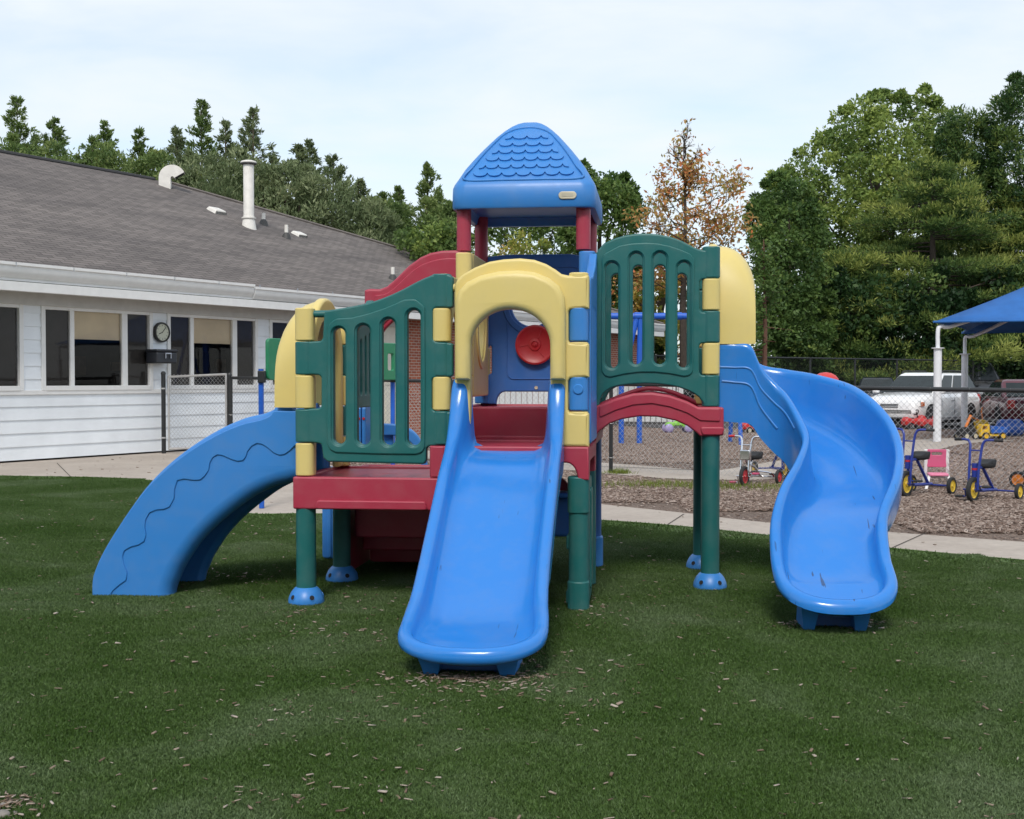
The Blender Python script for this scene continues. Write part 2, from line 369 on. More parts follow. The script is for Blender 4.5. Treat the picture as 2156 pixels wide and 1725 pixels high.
RG = [(1255, 545), (1258, 527), (1272, 512), (1297, 501), (1315, 496), (1334, 493), (1353, 491.5), (1372, 492), (1390, 494), (1409, 498), (1425, 503), (1439, 509), (1462, 521), (1476, 526), (1484, 527), (1498, 523), (1513, 523),
      (1513, 587), (1477, 588), (1473, 594), (1473, 650), (1477, 657), (1513, 658), (1513, 722), (1476, 723), (1472, 729), (1472, 783), (1476, 790), (1513, 791), (1513, 856), (1485, 856), (1479, 847), (1472, 837), (1461, 829), (1447, 822), (1429, 816), (1409, 812),
      (1385, 809), (1359, 808), (1338, 809), (1317, 811), (1302, 813), (1287, 817), (1277, 823), (1269, 831), (1263, 843), (1262, 857), (1250, 857), (1250, 700), (1252, 592)]
RGR = [(1267, 547), (1272, 535), (1304, 518), (1330, 513), (1359, 511.5), (1385, 513), (1409, 518), (1433, 526), (1454, 535), (1462, 547), (1461, 660), (1459, 783), (1452, 791), (1440, 793), (1409, 787), (1378, 784), (1347, 784), (1315, 788), (1283, 795), (1272, 791), (1266, 780), (1266, 660)]
RS = [(1275, 1301, 553, 775), (1326, 1352, 533, 767), (1376, 1402, 532, 767), (1427, 1452, 552, 774)]
px_plate('slatted_panel', Mo - .02, RG, RS, .07, .013, M_GREEN, raised=RGR)
# the same panel again on the far side of the bridge
o2 = fillet(SV(RG, Mo - .055), .018, 3); hs = [slot(S(x0, y1, Mo - .055)[0], S(x1, y1, Mo - .055)[0], S(x0, y1, Mo - .055)[1], S(x0, y0, Mo - .055)[1]) for x0, x1, y0, y1 in RS]
plate('slatted_panel', o2, hs, 'v', CV[2] + .02, .07, .013, M_GREEN, PS)
MB().tube([(-.02, Mo, 2.385), (.08, Mo, 2.385)], .03, 14).build('hinge_pin', M_GREEN, PS)
# side panel on the far left deck corner, seen edge on
plate('slatted_panel', fillet([(Mo + .08, 1.28), (CV[2] - .1, 1.28), (CV[2] - .1, 2.15), (CV[2] - .3, 2.06), (Mo + .35, 1.92), (Mo + .08, 1.9)], .03, 3),
      [slot(Mo + .2 + k * .15, Mo + .26 + k * .15, 1.38, 1.78 + .03 * k) for k in range(4)], 'u', CU[0] + .03, .06, .012, M_GREEN, PS)

# yellow entrance arch
AO = [(957, 940), (957, 600), (962, 589), (975, 577), (1000, 563), (1030, 551), (1060, 546), (1095, 544), (1125, 547), (1150, 556), (1170, 568), (1182, 577), (1196, 580), (1240, 580), (1240, 650), (1200, 652), (1197, 657), (1197, 716), (1200, 722), (1240, 724),
      (1240, 795), (1200, 797), (1196, 803), (1196, 862), (1200, 869), (1240, 871), (1240, 940)]
def arch_hole(px_l, px_r, ytop, yspring, ybot, v):
    u0, u1 = S(px_l, yspring, v)[0], S(px_r, yspring, v)[0]; zt, zs, zb = S(1070, ytop, v)[1], S(1070, yspring, v)[1], S(1070, ybot, v)[1]
    c, rx, rz = (u0 + u1) / 2, (u1 - u0) / 2, zt - zs
    return [(u1, zb)] + [(c + rx * math.cos(t), zs + rz * math.sin(t)) for t in np.linspace(0, math.pi, 25)] + [(u0, zb)]
hb = arch_hole(990, 1159, 651, 728, 941, -.06)
ao = SV(AO, -.06); ao = ao[:]                   # one outline: outer edge, then back up around the opening
zb = ao[0][1]; full = [(ao[0][0], zb)] + ao[1:-1] + [(ao[-1][0], zb)] + [(hb[0][0], zb)] + hb[1:-1] + [(hb[-1][0], zb)]
def arch_band(outer, hole, zcut):
    return [(outer[0][0], zcut)] + outer[1:-1] + [(outer[-1][0], zcut)] + [(hole[0][0], zcut)] + hole[1:-1] + [(hole[-1][0], zcut)]
hood_out = SV([(957, 800), (957, 640), (965, 612), (982, 594), (1010, 580), (1050, 571), (1090, 569), (1125, 573), (1155, 585), (1177, 602), (1188, 626), (1190, 660), (1190, 800)], -.14)
hood_in = arch_hole(990, 1158, 651, 728, 800, -.14)
zc = S(1070, 800, -.14)[1]
top_out = SV([(957, 640), (957, 600), (962, 589), (975, 577), (1000, 563), (1030, 551), (1060, 546), (1095, 544), (1125, 547), (1150, 556), (1168, 567), (1184, 580), (1190, 640)], -.1)
plate('arch_panel', fillet(full, .008, 2), [], 'v', -.02, .09, .02, M_YELLOW, PS)
plate('arch_hood', arch_band(hood_out, hood_in, zc), [], 'v', -.10, .13, .045, M_YELLOW, PS, angle=60)
MB().tube([(CU[1] - .06, -.01, 2.10), (CU[1] + .09, -.01, 2.10)], .026, 14).build('hinge_pin', M_YELLOW, PS)

# blue side panel of the tower (u = 0), yellow ones on the left
plate('side_panel', fillet([(.08, Z2 + .01), (Mo - .07, Z2 + .01), (Mo - .07, 2.42), (Mo - .25, 2.30), (.35, 2.19), (.08, 2.17)], .03, 4),
      [slot(.24 + k * .14, .31 + k * .14, 1.35, 2.0, None) for k in range(4)], 'u', .045, .06, .014, M_BLUE, PS)
_bc = MB().lathe([(0, 0), (.034, 0), (.034, -.008), (.028, -.014), (0, -.014)], 20, (.0, -.058, S(1220, 820, -.07)[1]), 'y').build('bolt_cap', M_BLUE, PS)
plate('side_panel', fillet([(Mo + .07, Z3 + .07), (CV[2] - .05, Z3 + .07), (CV[2] - .05, 2.43), (Mo + .07, 2.43)], .03, 4),
      [[(1.40 + .19 * math.cos(t), 1.93 + .27 * math.sin(t)) for t in np.linspace(0, 2 * math.pi, 33)[:-1]]], 'u', CU[1] + .03, .055, .013, M_YELLOW, PS,
      extra=[([(1.40 + .27 * math.cos(t), 1.93 + .35 * math.sin(t)) for t in np.linspace(0, 2 * math.pi, 33)[:-1]], [[(1.40 + .21 * math.cos(t), 1.93 + .29 * math.sin(t)) for t in np.linspace(0, 2 * math.pi, 33)[:-1]]], 'u', CU[1] + .06, .02, .008)])
lip = [(Mo - .06, Z2), (Mo - .06, 2.2), (.06, 2.2), (.06, Z2), (.17, Z2), (.17, 1.62)] + [((Mo) / 2 + .295 * math.cos(t), 1.62 + .38 * math.sin(t)) for t in np.linspace(math.pi, 0, 15)] + [(Mo - .17, 1.62), (Mo - .17, Z2)]
plate('side_panel', lip, [], 'u', CU[1] + .0, .06, .012, M_YELLOW, PS)
# blue back wall with round window, wheel and low opening
vb = CV[2] + .0
cw = S(1121, 644, vb); zo0, zo1 = Z3 + .0, S(1100, 825, vb)[1]
bl = [(CU[1] - .01, Z3), (CU[1] + .115, Z3)] + [(CU[1] + .115 + .07 * (1 - math.cos(t)), Z3 + (zo1 - Z3) * math.sin(t)) for t in np.linspace(0, math.pi / 2, 6)] + \
     [(-.115 - .07 * (1 - math.cos(t)), Z3 + (zo1 - Z3) * math.sin(t)) for t in np.linspace(math.pi / 2, 0, 6)] + [(-.05, Z3), (-.05, 2.48), (-.2, 2.50), (CU[1] + .2, 2.50), (CU[1] - .01, 2.48)]
circ = lambda c, r, n=36: [(c[0] + r * math.cos(t), c[1] + r * math.sin(t)) for t in np.linspace(0, 2 * math.pi, n + 1)[:-1]]
s0, s1 = S(1025, 788, vb), S(1034, 728, vb)
bw = plate('back_panel', bl, [circ(cw, .165), slot(s0[0] - .0, s1[0] + .008, s0[1], s1[1], .018, 4)], 'v', vb, .06, .013, M_DBLUE, PS,
      extra=[(circ(cw, .235), [circ(cw, .185)], 'v', vb - .033, .02, .008), (slot(CU[1] + .2, -.1, zo1 + .1, 2.4, .06, 4), [slot(CU[1] + .206, -.106, zo1 + .106, 2.394, .055, 4), ], 'v', vb - .032, .012, .002)])
wc = S(1126, 726, vb - .09)
wh = MB().lathe([(0, .0), (.150, .0), (.160, -.010), (.158, -.026), (.145, -.032), (.128, -.027), (.120, -.022), (.05, -.024), (.045, -.034), (.030, -.036), (.026, -.028), (.018, -.034), (.010, -.042), (0, -.043)], 40, (wc[0], vb - .055, wc[1]), 'y').build('steering_wheel', M_BRED, bw)
MB().tube([(wc[0], vb, wc[1]), (wc[0], vb - .06, wc[1])], .03, 14).build('axle', M_BRED, wh)
for a in (60, 180, 300):
    a = math.radians(a); MB().tube([(wc[0] + .05 * math.cos(a), vb - .079, wc[1] + .05 * math.sin(a)), (wc[0] + .125 * math.cos(a + .12), vb - .079, wc[1] + .125 * math.sin(a + .12))], .0045, 6).build('spoke', M_BRED, wh)
bc = S(1129, 816.5, vb - .03); MB().lathe([(0, 0), (.014, 0), (.014, -.006), (.008, -.006), (.0, -.002)], 14, (bc[0], vb - .03, bc[1]), 'y').build('bolt', M_CREAM, bw)
# red curved panel with an arched opening, back left
ro = [(767, 618), (767, 611), (780, 608), (800, 609), (815, 603), (835, 585), (860, 560), (885, 542), (905, 533), (930, 528), (957, 527), (985, 531), (1012, 540), (1014, 700), (985, 700), (983, 670), (970, 645), (950, 632), (925, 628), (895, 632), (866, 646), (845, 662), (828, 676), (812, 692), (800, 708), (788, 716), (779, 722), (779, 790), (767, 790)]
plate('arch_panel', fillet(SV(ro, CV[2] - .03), .02, 3), [], 'v', CV[2], .07, .02, M_RED, PS,
      extra=[([tuple(p) for p in crm(SV([(790, 622), (815, 618), (840, 598), (865, 574), (890, 557), (925, 546), (957, 544), (1005, 550)], CV[2] - .03), 20)] + [tuple(p) for p in crm(SV([(1005, 640), (957, 622), (925, 620), (890, 626), (860, 640), (835, 660), (810, 682), (792, 700)], CV[2] - .03), 20)], [], 'v', CV[2] - .035, .02, .008)])
# steps and ladder behind the left deck
deck('deck', CU[0], CU[1] - .15, Mo + .16, CV[2], .80, .15)  # deck added over this cell to keep it dark underneath
plate('added_rear_panel', fillet([(CU[0] + .12, .02), (CU[1] + .02, .02), (CU[1] + .02, .66), (CU[0] + .12, .66)], .03, 3), [], 'v', CV[2] - .05, .06, .012, M_RED, PS)  # panel added to shut light out of the cell from behind
for k in range(3):
    plate('step', slot(CU[0] + .06, CU[1] - .03, Mo + .12 + .25 * k, Mo + .42 + .25 * k, .03, 3), [], 'z', .31 - .14 * k + .15, .30 - .02 * k, .015, M_RED, PS)
plate('step_side', fillet([(Mo + .1, .03), (CV[2] + .1, .03), (CV[2] + .1, .3), (Mo + .4, .62), (Mo + .1, .62)], .04, 3), [], 'u', CU[0] - .02, .07, .015, M_RED, PS)
plate('step_side', fillet([(Mo + .1, .03), (CV[2] + .1, .03), (CV[2] + .1, .3), (Mo + .4, .62), (Mo + .1, .62)], .04, 3), [], 'u', CU[1] - .02, .07, .015, M_RED, PS)
plate('ladder_board', fillet([(CU[0] - .42, .02), (CU[0] - .12, .02), (CU[0] - .12, .78), (CU[0] - .42, .78)], .03, 3), [], 'v', CV[2] + .06, .05, .012, M_BLUE, PS, extra=[(slot(CU[0] - .37, CU[0] - .34, .03, .76, .012, 3), [], 'v', CV[2] + .03, .02, .006), (slot(CU[0] - .2, CU[0] - .17, .03, .76, .012, 3), [], 'v', CV[2] + .03, .02, .006)])
for x in (760.5, 770.5):
    u_, z_ = S(x, 848, CV[2] + .1)
    r_ = plate('grab_board', fillet([(CV[2] + .02, .9), (CV[2] + .22, .9), (CV[2] + .22, z_ - .04), (CV[2] + .16, z_), (CV[2] + .08, z_), (CV[2] + .02, z_ - .04)], .03, 4), [], 'u', u_, .034, .012, M_BLUE, PS)
    MB().lathe([(0, 0), (.012, 0), (.012, -.004), (0, -.005)], 10, (u_, CV[2] + .019, z_ - .13), 'y').build('bolt_cap', M_BRED, r_)
# play counter under the tower
a, b = S(1140, 1130, .95), S(1201, 1042, .95)
ct = plate('play_counter', slot(a[0] - .15, b[0] + .02, a[1], b[1] - .02, .03, 3), [], 'v', 1.0, .1, .02, M_DBLUE, PS)
plate('counter_top', slot(a[0] - .15, b[0] + .02, .86, 1.12, .03, 3), [], 'z', b[1], .035, .012, M_DBLUE, ct)
c_ = S(1150, 1044, .97); plate('counter_back', [(c_[0] + .17 * math.cos(t), b[1] + .02 + .125 * math.sin(t)) for t in np.linspace(0, math.pi, 15)], [], 'v', 1.05, .05, .014, M_RED, ct)
t_ = S(1176, 1046, .88); MB().tube([(t_[0], .9, b[1]), (t_[0], .9, b[1] + .03), (t_[0] - .02, .86, b[1] + .04), (t_[0] - .05, .84, b[1] + .015)], .01, 8).build('tap', plain('steel', (.6, .6, .62), .25, 1, .05), ct)
# green climbing panel below the front deck, steps sticking out behind
pv = [(.0, .0), (.0, .84), (.30, .84), (.34, .80), (.36, .62), (.40, .48), (.42, .3), (.40, .14), (.34, .02)]
cp = plate('climbing_panel', fillet([(v + .04, z + .015) for v, z in pv], .03, 4), [], 'u', .03, .07, .015, M_GREEN, PS, extra=[(fillet([(.16, .1), (.16, .78), (.30, .78), (.33, .6), (.37, .46), (.38, .16)], .03, 3), [], 'u', .066, .02, .008)])
plate('post_sleeve', slot(-.071, .071, -.071, .071, .055, 5), [], 'z', .095, .19, .012, M_GREEN, cp)
plate('post_sleeve', slot(-.071, .071, -.071, .071, .055, 5), [], 'z', .75, .24, .012, M_GREEN, cp)
for z in (.07, .43):
    plate('step', slot(-.085, .0, .03, .40, .02, 3), [], 'z', z, .10, .02, M_GREEN, cp)

# ---------------------------------------------------- roof
RU, RV = -.46, 1.40; HU, HV = .525, .575
def ring(k, z, n=12, sq=.16):
    hu, hv = HU * k, HV * k; pts = []; r = sq * min(hu, hv) + .02 * min(1, k * 2)
    for cx, cy, a0 in ((hu - r, hv - r, 0), (-hu + r, hv - r, 90), (-hu + r, -hv + r, 180), (hu - r, -hv + r, 270)):
        for q in range(6):
            a = math.radians(a0 + 90 * q / 5); pts.append((RU + cx + r * math.cos(a), RV + cy + r * math.sin(a), z))
    return pts
prof = [(.985, 2.735), (1.0, 2.75), (1.0, 2.83), (.995, 2.885), (.975, 2.915), (.93, 2.955), (.84, 3.04), (.74, 3.115), (.64, 3.185), (.54, 3.25), (.44, 3.312), (.34, 3.365), (.25, 3.405), (.17, 3.432), (.10, 3.448), (.045, 3.455), (.008, 3.457)]
inner = [(.90, 2.735), (.88, 2.78), (.86, 2.80), (.05, 2.80)]
rf = MB().loft([ring(k, z) for k, z in inner[::-1]] + [ring(k, z) for k, z in prof]).build('roof', M_BLUE, PS, angle=50)
def kz(z):
    zz = [p[1] for p in prof[4:]]; kk = [p[0] for p in prof[4:]]; return float(np.interp(z, zz, kk))
def fpt(u, z, out=0.0):
    k = kz(z); dz = .01; sl = (kz(z + dz) - kz(z - dz)) / (2 * dz) * HV      # dv/dz of the front face
    n = Vector((0, -1, -sl)).normalized() if True else None
    n = Vector((0, -1, abs(sl))).normalized()
    return Vector((u, RV - HV * k, z)) + n * out
# bordered field with rows of scalloped shingles
rows = 6; zr = np.linspace(2.965, 3.335, rows + 1)
sh = MB()
for i in range(rows):
    z0, z1 = zr[i], zr[i + 1]
    hw = .80 * HU * kz(z0) * (1 - .03 * i) - .02; cnt = max(3, int(round(hw * 2 / .098))); off = (i % 2) * .5
    nseg = cnt * 8
    topr, botr, botf = [], [], []
    for q in range(nseg + 1):
        u = -hw + 2 * hw * q / nseg; ph = ((u + hw) / (2 * hw) * cnt + off) % 1
        dip = math.sqrt(max(0, 1 - (2 * ph - 1) ** 2)) * (z1 - z0) * .42
        ut = u * (1 if abs(u) < hw * .8 else (.94))
        topr.append(fpt(RU + u * .93, z1 + .004, .002)); zb_ = z0 + (z1 - z0) * .42 - dip
        botr.append(fpt(RU + u, zb_, .013)); botf.append(fpt(RU + u, zb_ - .002, -.004))
    k = len(sh.v); n = nseg + 1; sh.v += [tuple(p) for p in topr + botr + botf]
    for q in range(nseg):
        sh.f.append((k + q, k + n + q, k + n + q + 1, k + q + 1)); sh.f.append((k + n + q, k + 2 * n + q, k + 2 * n + q + 1, k + n + q + 1))
sh.build('scalloped_shingles', M_BLUE, rf, angle=50)
fr = [fpt(RU + s_ * .86 * HU * kz(z) , z, .001) for s_, z in [(-1, 2.945), (-1, 3.05), (-1, 3.15), (-.98, 3.25), (-.92, 3.33), (-.6, 3.372), (0, 3.386), (.6, 3.372), (.92, 3.33), (.98, 3.25), (1, 3.15), (1, 3.05), (1, 2.945), (.3, 2.938), (-.3, 2.938)]]
MB().tube([Vector(p) for p in crm(fr, 90, True)], .009, 8, closed=True).build('moulded_border', M_BLUE, rf)
(pa, pz), (pb, pz2) = S(1176, 420, RV - HV), S(1214, 403, RV - HV)
pl = plate('badge', slot(pa, pb, pz, pz2), [], 'v', RV - HV - .003, .016, .005, M_CREAM, rf)
plate('badge_inlay', slot(pa + .022, pb - .022, pz + .018, pz2 - .012, .008), [], 'v', RV - HV - .011, .004, .001, plain('beige_inlay', (.45, .42, .33), .6), pl)
for u, v in ((-.905, Mo + .02), (-.03, Mo + .02), (-.905, CV[2] - .02), (-.03, CV[2] - .02)):
    MB().tube([(u, v, 2.44), (u, v, 2.6), (u, v, 2.80)], .053, 24).build('roof_post', M_RED, PS)

# ---------------------------------------------------- hoods over the side slides
def hood(sgn, u0, z0, v0=.085, v1=Mo - .085, dv=0.0):
    cv = (v0 + v1) / 2 + dv; hw = (v1 - v0) / 2; prof = []
    def arch(du, ztop, hwk, inset=0):
        zs = z0 + .0; pts = []; hh = ztop - zs - inset; w = hw * hwk - inset
        for t in np.linspace(-1, 1, 33):
            a = t * math.pi / 2
            x = w * math.copysign(abs(math.sin(a)) ** .75, t); z = hh * abs(math.cos(a)) ** .62
            pts.append((u0 + sgn * du, cv + x, zs + z))
        return pts
    o = [(0, .74, 1), (.06, .735, 1), (.12, .715, 1), (.17, .68, 1), (.21, .63, 1), (.24, .575, 1), (.258, .52, 1), (.262, .50, .995)]
    b = MB(); rings = []
    for du, h, k in o: rings.append(arch(du, z0 + h, k) + arch(du, z0 + h, k, .045)[::-1])
    b.loft(rings); return b.build('slide_hood', M_YELLOW, PS, angle=60)
hood(-1, CU[0] + .02, 1.31); hood(1, CU[3] + .06, 1.755, dv=Mo)
for u, dv, z0 in ((CU[3] + .03, Mo, 1.755), (CU[0] + .0, 0, 1.31)):      # rounded upright frame the hood grows from
    fr_ = [(.06 + dv, z0 - .45), (.06 + dv, z0 + .35)] + [(Mo / 2 + dv - .40 * math.cos(t), z0 + .35 + .41 * math.sin(t)) for t in np.linspace(.1, math.pi - .1, 21)] + [(Mo - .06 + dv, z0 + .35), (Mo - .06 + dv, z0 - .45)] + \
          [(Mo - .15 + dv, z0 - .45), (Mo - .15 + dv, z0 + .3)] + [(Mo / 2 + dv + .31 * math.cos(t), z0 + .3 + .31 * math.sin(t)) for t in np.linspace(.1, math.pi - .1, 21)] + [(.15 + dv, z0 + .3), (.15 + dv, z0 - .45)]
    plate('hood_frame', fr_, [], 'u', u, .07, .025, M_YELLOW, PS, angle=60)

# ---------------------------------------------------- slides
SL = []
def half_prof(w, d, k, e, rw=0):
    s_ = min(1, w / .5)
    h = [(e * .11, -k), (e * .040, -k * .74), (-.004, -.06), (-.006, -.035), (.002, -.012), (.016, -.001), (.036, .0), (.054, -.006), (.066, -.022), (.074, -.05), (.086, -.05 - (d - .05) * .5), (.110, -d * .83), (.145, -d * .95), (.19, -d)]
    h = [(x + rw * (1 if 6 <= i < 11 else (.6 if i == 11 else 0)), z) for i, (x, z) in enumerate(h)]
    return [(x * s_, max(z, -d) if i > 3 else z) for i, (x, z) in enumerate(h)]
def slide(name, L, R, D, K, fwd_len, slope, n=80):
    L = crm(L, n); R = crm(R, n); D = crm([(d,) for d in D], n); K = crm([(k,) for k in K], n); rings = []
    for i_, (l, r, d, k) in enumerate(zip(L, R, D, K)):
        l, r = Vector(l), Vector(r); d, k = float(d[0]), float(k[0]); w = (r - l).length; a = (r - l) / w; e = min(1, max(0, (i_ - n * .6) / (n * .35))); k = max(k, (d + .045) * (1 - e))
        h = half_prof(w, d, k, e, .036 * max(0, 1 - i_ / (n * .33))); t_ = .018 + .115 * e
        pts = h + [(w * .42, -d - .002), (w * .5, -d - .003), (w * .58, -d - .002)] + [(w - x, z) for x, z in h[::-1]]
        ub = -d - .04; pts += [(w - t_, min(-k, ub * e - k * (1 - e)) if e > .5 else -k), (w - t_ - .05, ub), (w * .5, ub), (t_ + .05, ub), (t_, min(-k, ub * e - k * (1 - e)) if e > .5 else -k)]
        rings.append([l + a * x + Vector((0, 0, z)) for x, z in pts])
    SL[:] = [(Vector(l), Vector(r)) for l, r in zip(L, R)]
    b = MB().loft(rings)
    # rounded scoop closing the end: the half section turned about the middle of the last station
    C = (l + r) / 2; Rr = w / 2; f = Vector((a.y, -a.x, 0)).normalized()
    prof = [(Rr, -k - .012), (t_ + .05, -k - .01), (t_, -k - .004)] + h + [(w * .42, -d - .002), (w * .5, -d - .003)]
    caps = []
    for ph in np.linspace(0, math.pi, 33):
        c_, s__ = math.cos(ph), math.sin(ph); cc = math.copysign(abs(c_) ** .82, c_); ss = abs(s__) ** .82; row = []
        for x, z in prof:
            q = 1 - x / Rr; fw = fwd_len * ss * q; row.append(C - a * (Rr * cc * q) + f * fw + Vector((0, 0, z - slope * fwd_len * ss * (q if q > 0 else 0))))
        caps.append(row)
    b.loft(caps, closed=False, cap=False)
    o = b.build(name, M_SLIDE, PS, angle=60)
    bm = bmesh.new(); bm.from_mesh(o.data); bmesh.ops.remove_doubles(bm, verts=bm.verts, dist=.0004); bm.to_mesh(o.data); bm.free(); o.data.shade_smooth(); return o
cu, hw = -.455, .365
rim = [(.03, 1.52), (-.06, 1.48), (-.16, 1.30), (-.31, 1.115), (-.60, .925), (-.93, .685), (-1.25, .475), (-1.48, .355), (-1.65, .29), (-1.77, .25)]
wd = [1, 1, 1, 1, 1, 1, 1.0, 1.01, 1.035, 1.04]; cs = [0, 0, 0, 0, 0, 0, .005, .015, .025, .03]
D = [.46, .44, .29, .16, .15, .155, .155, .145, .12, .10]; K = [.5, .5, .4, .25, .21, .21, .20, .18, .14, .12]
fs = slide('slide', [(cu + c - hw * w, v, z) for (v, z), w, c in zip(rim, wd, cs)], [(cu + c + hw * w, v, z) for (v, z), w, c in zip(rim, wd, cs)], D, K, .315, .24)
tag(fs, 'straight wavy blue slide facing the viewer')
for u in (-.17, .22):
    MB().loft([[(cu + u - .034 - .03 * z / .12, -1.93 + d, z), (cu + u + .034 + .03 * z / .12, -1.93 + d, z), (cu + u + .04, -1.6 + d, z), (cu + u - .04, -1.6 + d, z)] for z, d in ((.0, .04), (.05, .02), (.12, -.02))]).build('slide_foot', M_BLUE, fs)
MB().box(cu - .14, cu + .19, -1.80, -1.74, .0, .14).build('slide_foot', M_DBLUE, fs, bevel=.01)  # deeper blue stands for the shade between the feet
inn = [(.93, 1.03, 1.78), (1.05, 1.02, 1.77), (1.17, 1.0, 1.745), (1.24, .995, 1.60), (1.33, .96, 1.48), (1.41, .89, 1.38), (1.47, .75, 1.23), (1.49, .57, 1.10), (1.41, .31, .965), (1.29, .06, .81), (1.22, -.15, .635), (1.205, -.33, .455), (1.21, -.44, .37)]
outr = [(.93, 1.77, 1.78), (1.05, 1.77, 1.77), (1.17, 1.77, 1.745), (1.30, 1.76, 1.62), (1.50, 1.72, 1.58), (1.72, 1.60, 1.54), (1.97, 1.33, 1.45), (2.13, 1.0, 1.27), (2.17, .68, 1.08), (2.10, .32, .89), (1.96, .02, .665), (1.925, -.24, .46), (1.925, -.40, .37)]
D = [.44, .44, .44, .36, .36, .38, .40, .38, .32, .25, .20, .15, .105]; K = [.58, .58, .57, .52, .5, .48, .47, .46, .38, .31, .25, .17, .13]
rs = slide('slide', inn, outr, D, K, .33, .50, 90)
tag(rs, 'twisting blue slide curving down to the right of the bridge')
for u in (1.41, 1.71):
    MB().loft([[(u - .03 - .025 * z / .16, -.58 + d, z), (u + .03 + .025 * z / .16, -.58 + d, z), (u + .045, -.30 + d, z), (u - .045, -.30 + d, z)] for z, d in ((.0, .05), (.06, .02), (.17, -.03))]).build('slide_foot', M_BLUE, rs)
MB().box(1.42, 1.70, -.42, -.36, .0, .20).build('slide_foot', M_DBLUE, rs, bevel=.01)  # shade under the lip put into this bar's deeper blue
# moulded swooshes on the outer wall of the twisting slide
for i0, i1, z0, z1 in ((1, 44, .19, .10), (3, 33, .29, .30)):
    pts = []
    for i in range(i0, i1):
        l, r = SL[i]; t = (i - i0) / (i1 - i0); a = (r - l).normalized(); pts.append(l - a * .002 - Vector((0, 0, z0 + (z1 - z0) * t ** 1.5)))
    MB().tube(pts, .008, 6).build('moulded_line', M_BLUE, rs)
# arched slide on the left, with a wavy moulded step on its side wall
def arc_slide():
    vn = .13
    topc = [(640, 862), (612, 862), (581, 862), (571, 872), (549, 881), (511, 890), (462, 911), (406, 944), (350, 987), (301, 1038), (256, 1102), (222, 1158), (204, 1199), (199, 1222), (199, 1254)]
    botc = [(640, 1012), (627, 1012), (603, 1018), (575, 1025), (547, 1037), (519, 1053), (474, 1087), (436, 1121), (412, 1148), (399, 1166), (386, 1186), (376, 1203), (368, 1222), (362, 1236), (358, 1252)]
    T_ = [tuple(p) for p in crm(SV(topc, vn), 60)]; B_ = [tuple(p) for p in crm(SV(botc, vn), 60)]
    T_[-1] = (T_[-1][0], 0.0); B_[-1] = (B_[-1][0], 0.0); T_.append((T_[-1][0] - .005, -.2)); B_.append((B_[-1][0] + .0, -.2))
    wavy = [(640, 931), (628, 934), (618, 941), (610, 950), (600, 957), (588, 959), (576, 954), (563, 943), (552, 936), (541, 934), (530, 940), (522, 950), (518, 962), (512, 970), (500, 972), (485, 967), (470, 960), (458, 958), (448, 964), (442, 975), (440, 990), (432, 1002), (422, 1011), (408, 1012), (388, 1009), (374, 1012),
            (368, 1030), (367, 1050), (357, 1068), (345, 1073), (330, 1074), (315, 1080), (307, 1095), (305, 1110), (308, 1126), (304, 1140), (292, 1148), (276, 1152), (262, 1160), (258, 1172), (261, 1190), (268, 1206), (266, 1222), (252, 1232), (238, 1244), (232, 1254)]
    Wv = SV(wavy, vn - .03); Wv[-1] = (Wv[-1][0], 0.003); Wv.append((Wv[-1][0] - .02, -.1))
    tr = [(p[0] + .0, p[1] - .012) for p in T_]; tr = tr[:-1]; tr.append((tr[-1][0] + .0, -.1))
    raised = Wv + tr[::-1]
    b = plate('slide', T_ + B_[::-1], [], 'v', vn + .085, .22, .095, M_BLUE, PS, extra=[(raised, [], 'v', vn - .027, .016, .007), (T_ + B_[::-1], [], 'v', .78, .12, .045)])
    tag(b, 'arched blue slide bending down to the left')
    # rim and bed
    for v in (.20, .79):
        MB().loft([[(u, v + dv * .045, z + dz * .03) for dv, dz in ((-1, -1), (-1, .3), (-.6, .8), (0, 1), (.6, .8), (1, .3), (1, -1))] for u, z in T_[4:]]).build('slide_rim', M_BLUE, b, angle=60)
    bed = []
    for i in range(60):
        t, q = Vector(T_[i]), Vector(B_[i]); m = t.lerp(q, .32); bed.append([(m.x, .15, m.y + .06), (m.x, .25, m.y), (m.x, .70, m.y), (m.x, .81, m.y + .06), (m.x, .81, m.y - .03), (m.x, .15, m.y - .03)])
    MB().loft(bed).build('slide_bed', M_BLUE, b, angle=60)
arc_slide()

# ================================================================== GROUND
def sheet(name, pts, z, mat, kind='structure'):
    o = MB().poly([(p[0], p[1], z) for p in pts]).build(name, mat, None, smooth=False)
    tag(o, kind=kind); return o
def mat_concrete():
    m, t, p = nodes_of('concrete'); n = noise(t, .7, 6, rough=.7); n2 = noise(t, 9, 6, rough=.75)
    a = ramp(t, n, [(.3, (.40, .34, .29)), (.7, (.52, .46, .40))]); b = ramp(t, n2, [(.35, (.72,) * 3), (.75, (1, 1, 1))])
    x = t.nodes.new('ShaderNodeMix'); x.data_type = 'RGBA'; x.blend_type = 'MULTIPLY'; x.inputs['Factor'].default_value = .8
    t.links.new(a, x.inputs['A']); t.links.new(b, x.inputs['B']); t.links.new(x.outputs['Result'], p.inputs['Base Color'])
    p.inputs['Roughness'].default_value = .92; bump(t, p, noise(t, 60, 4), .25, .006); return m
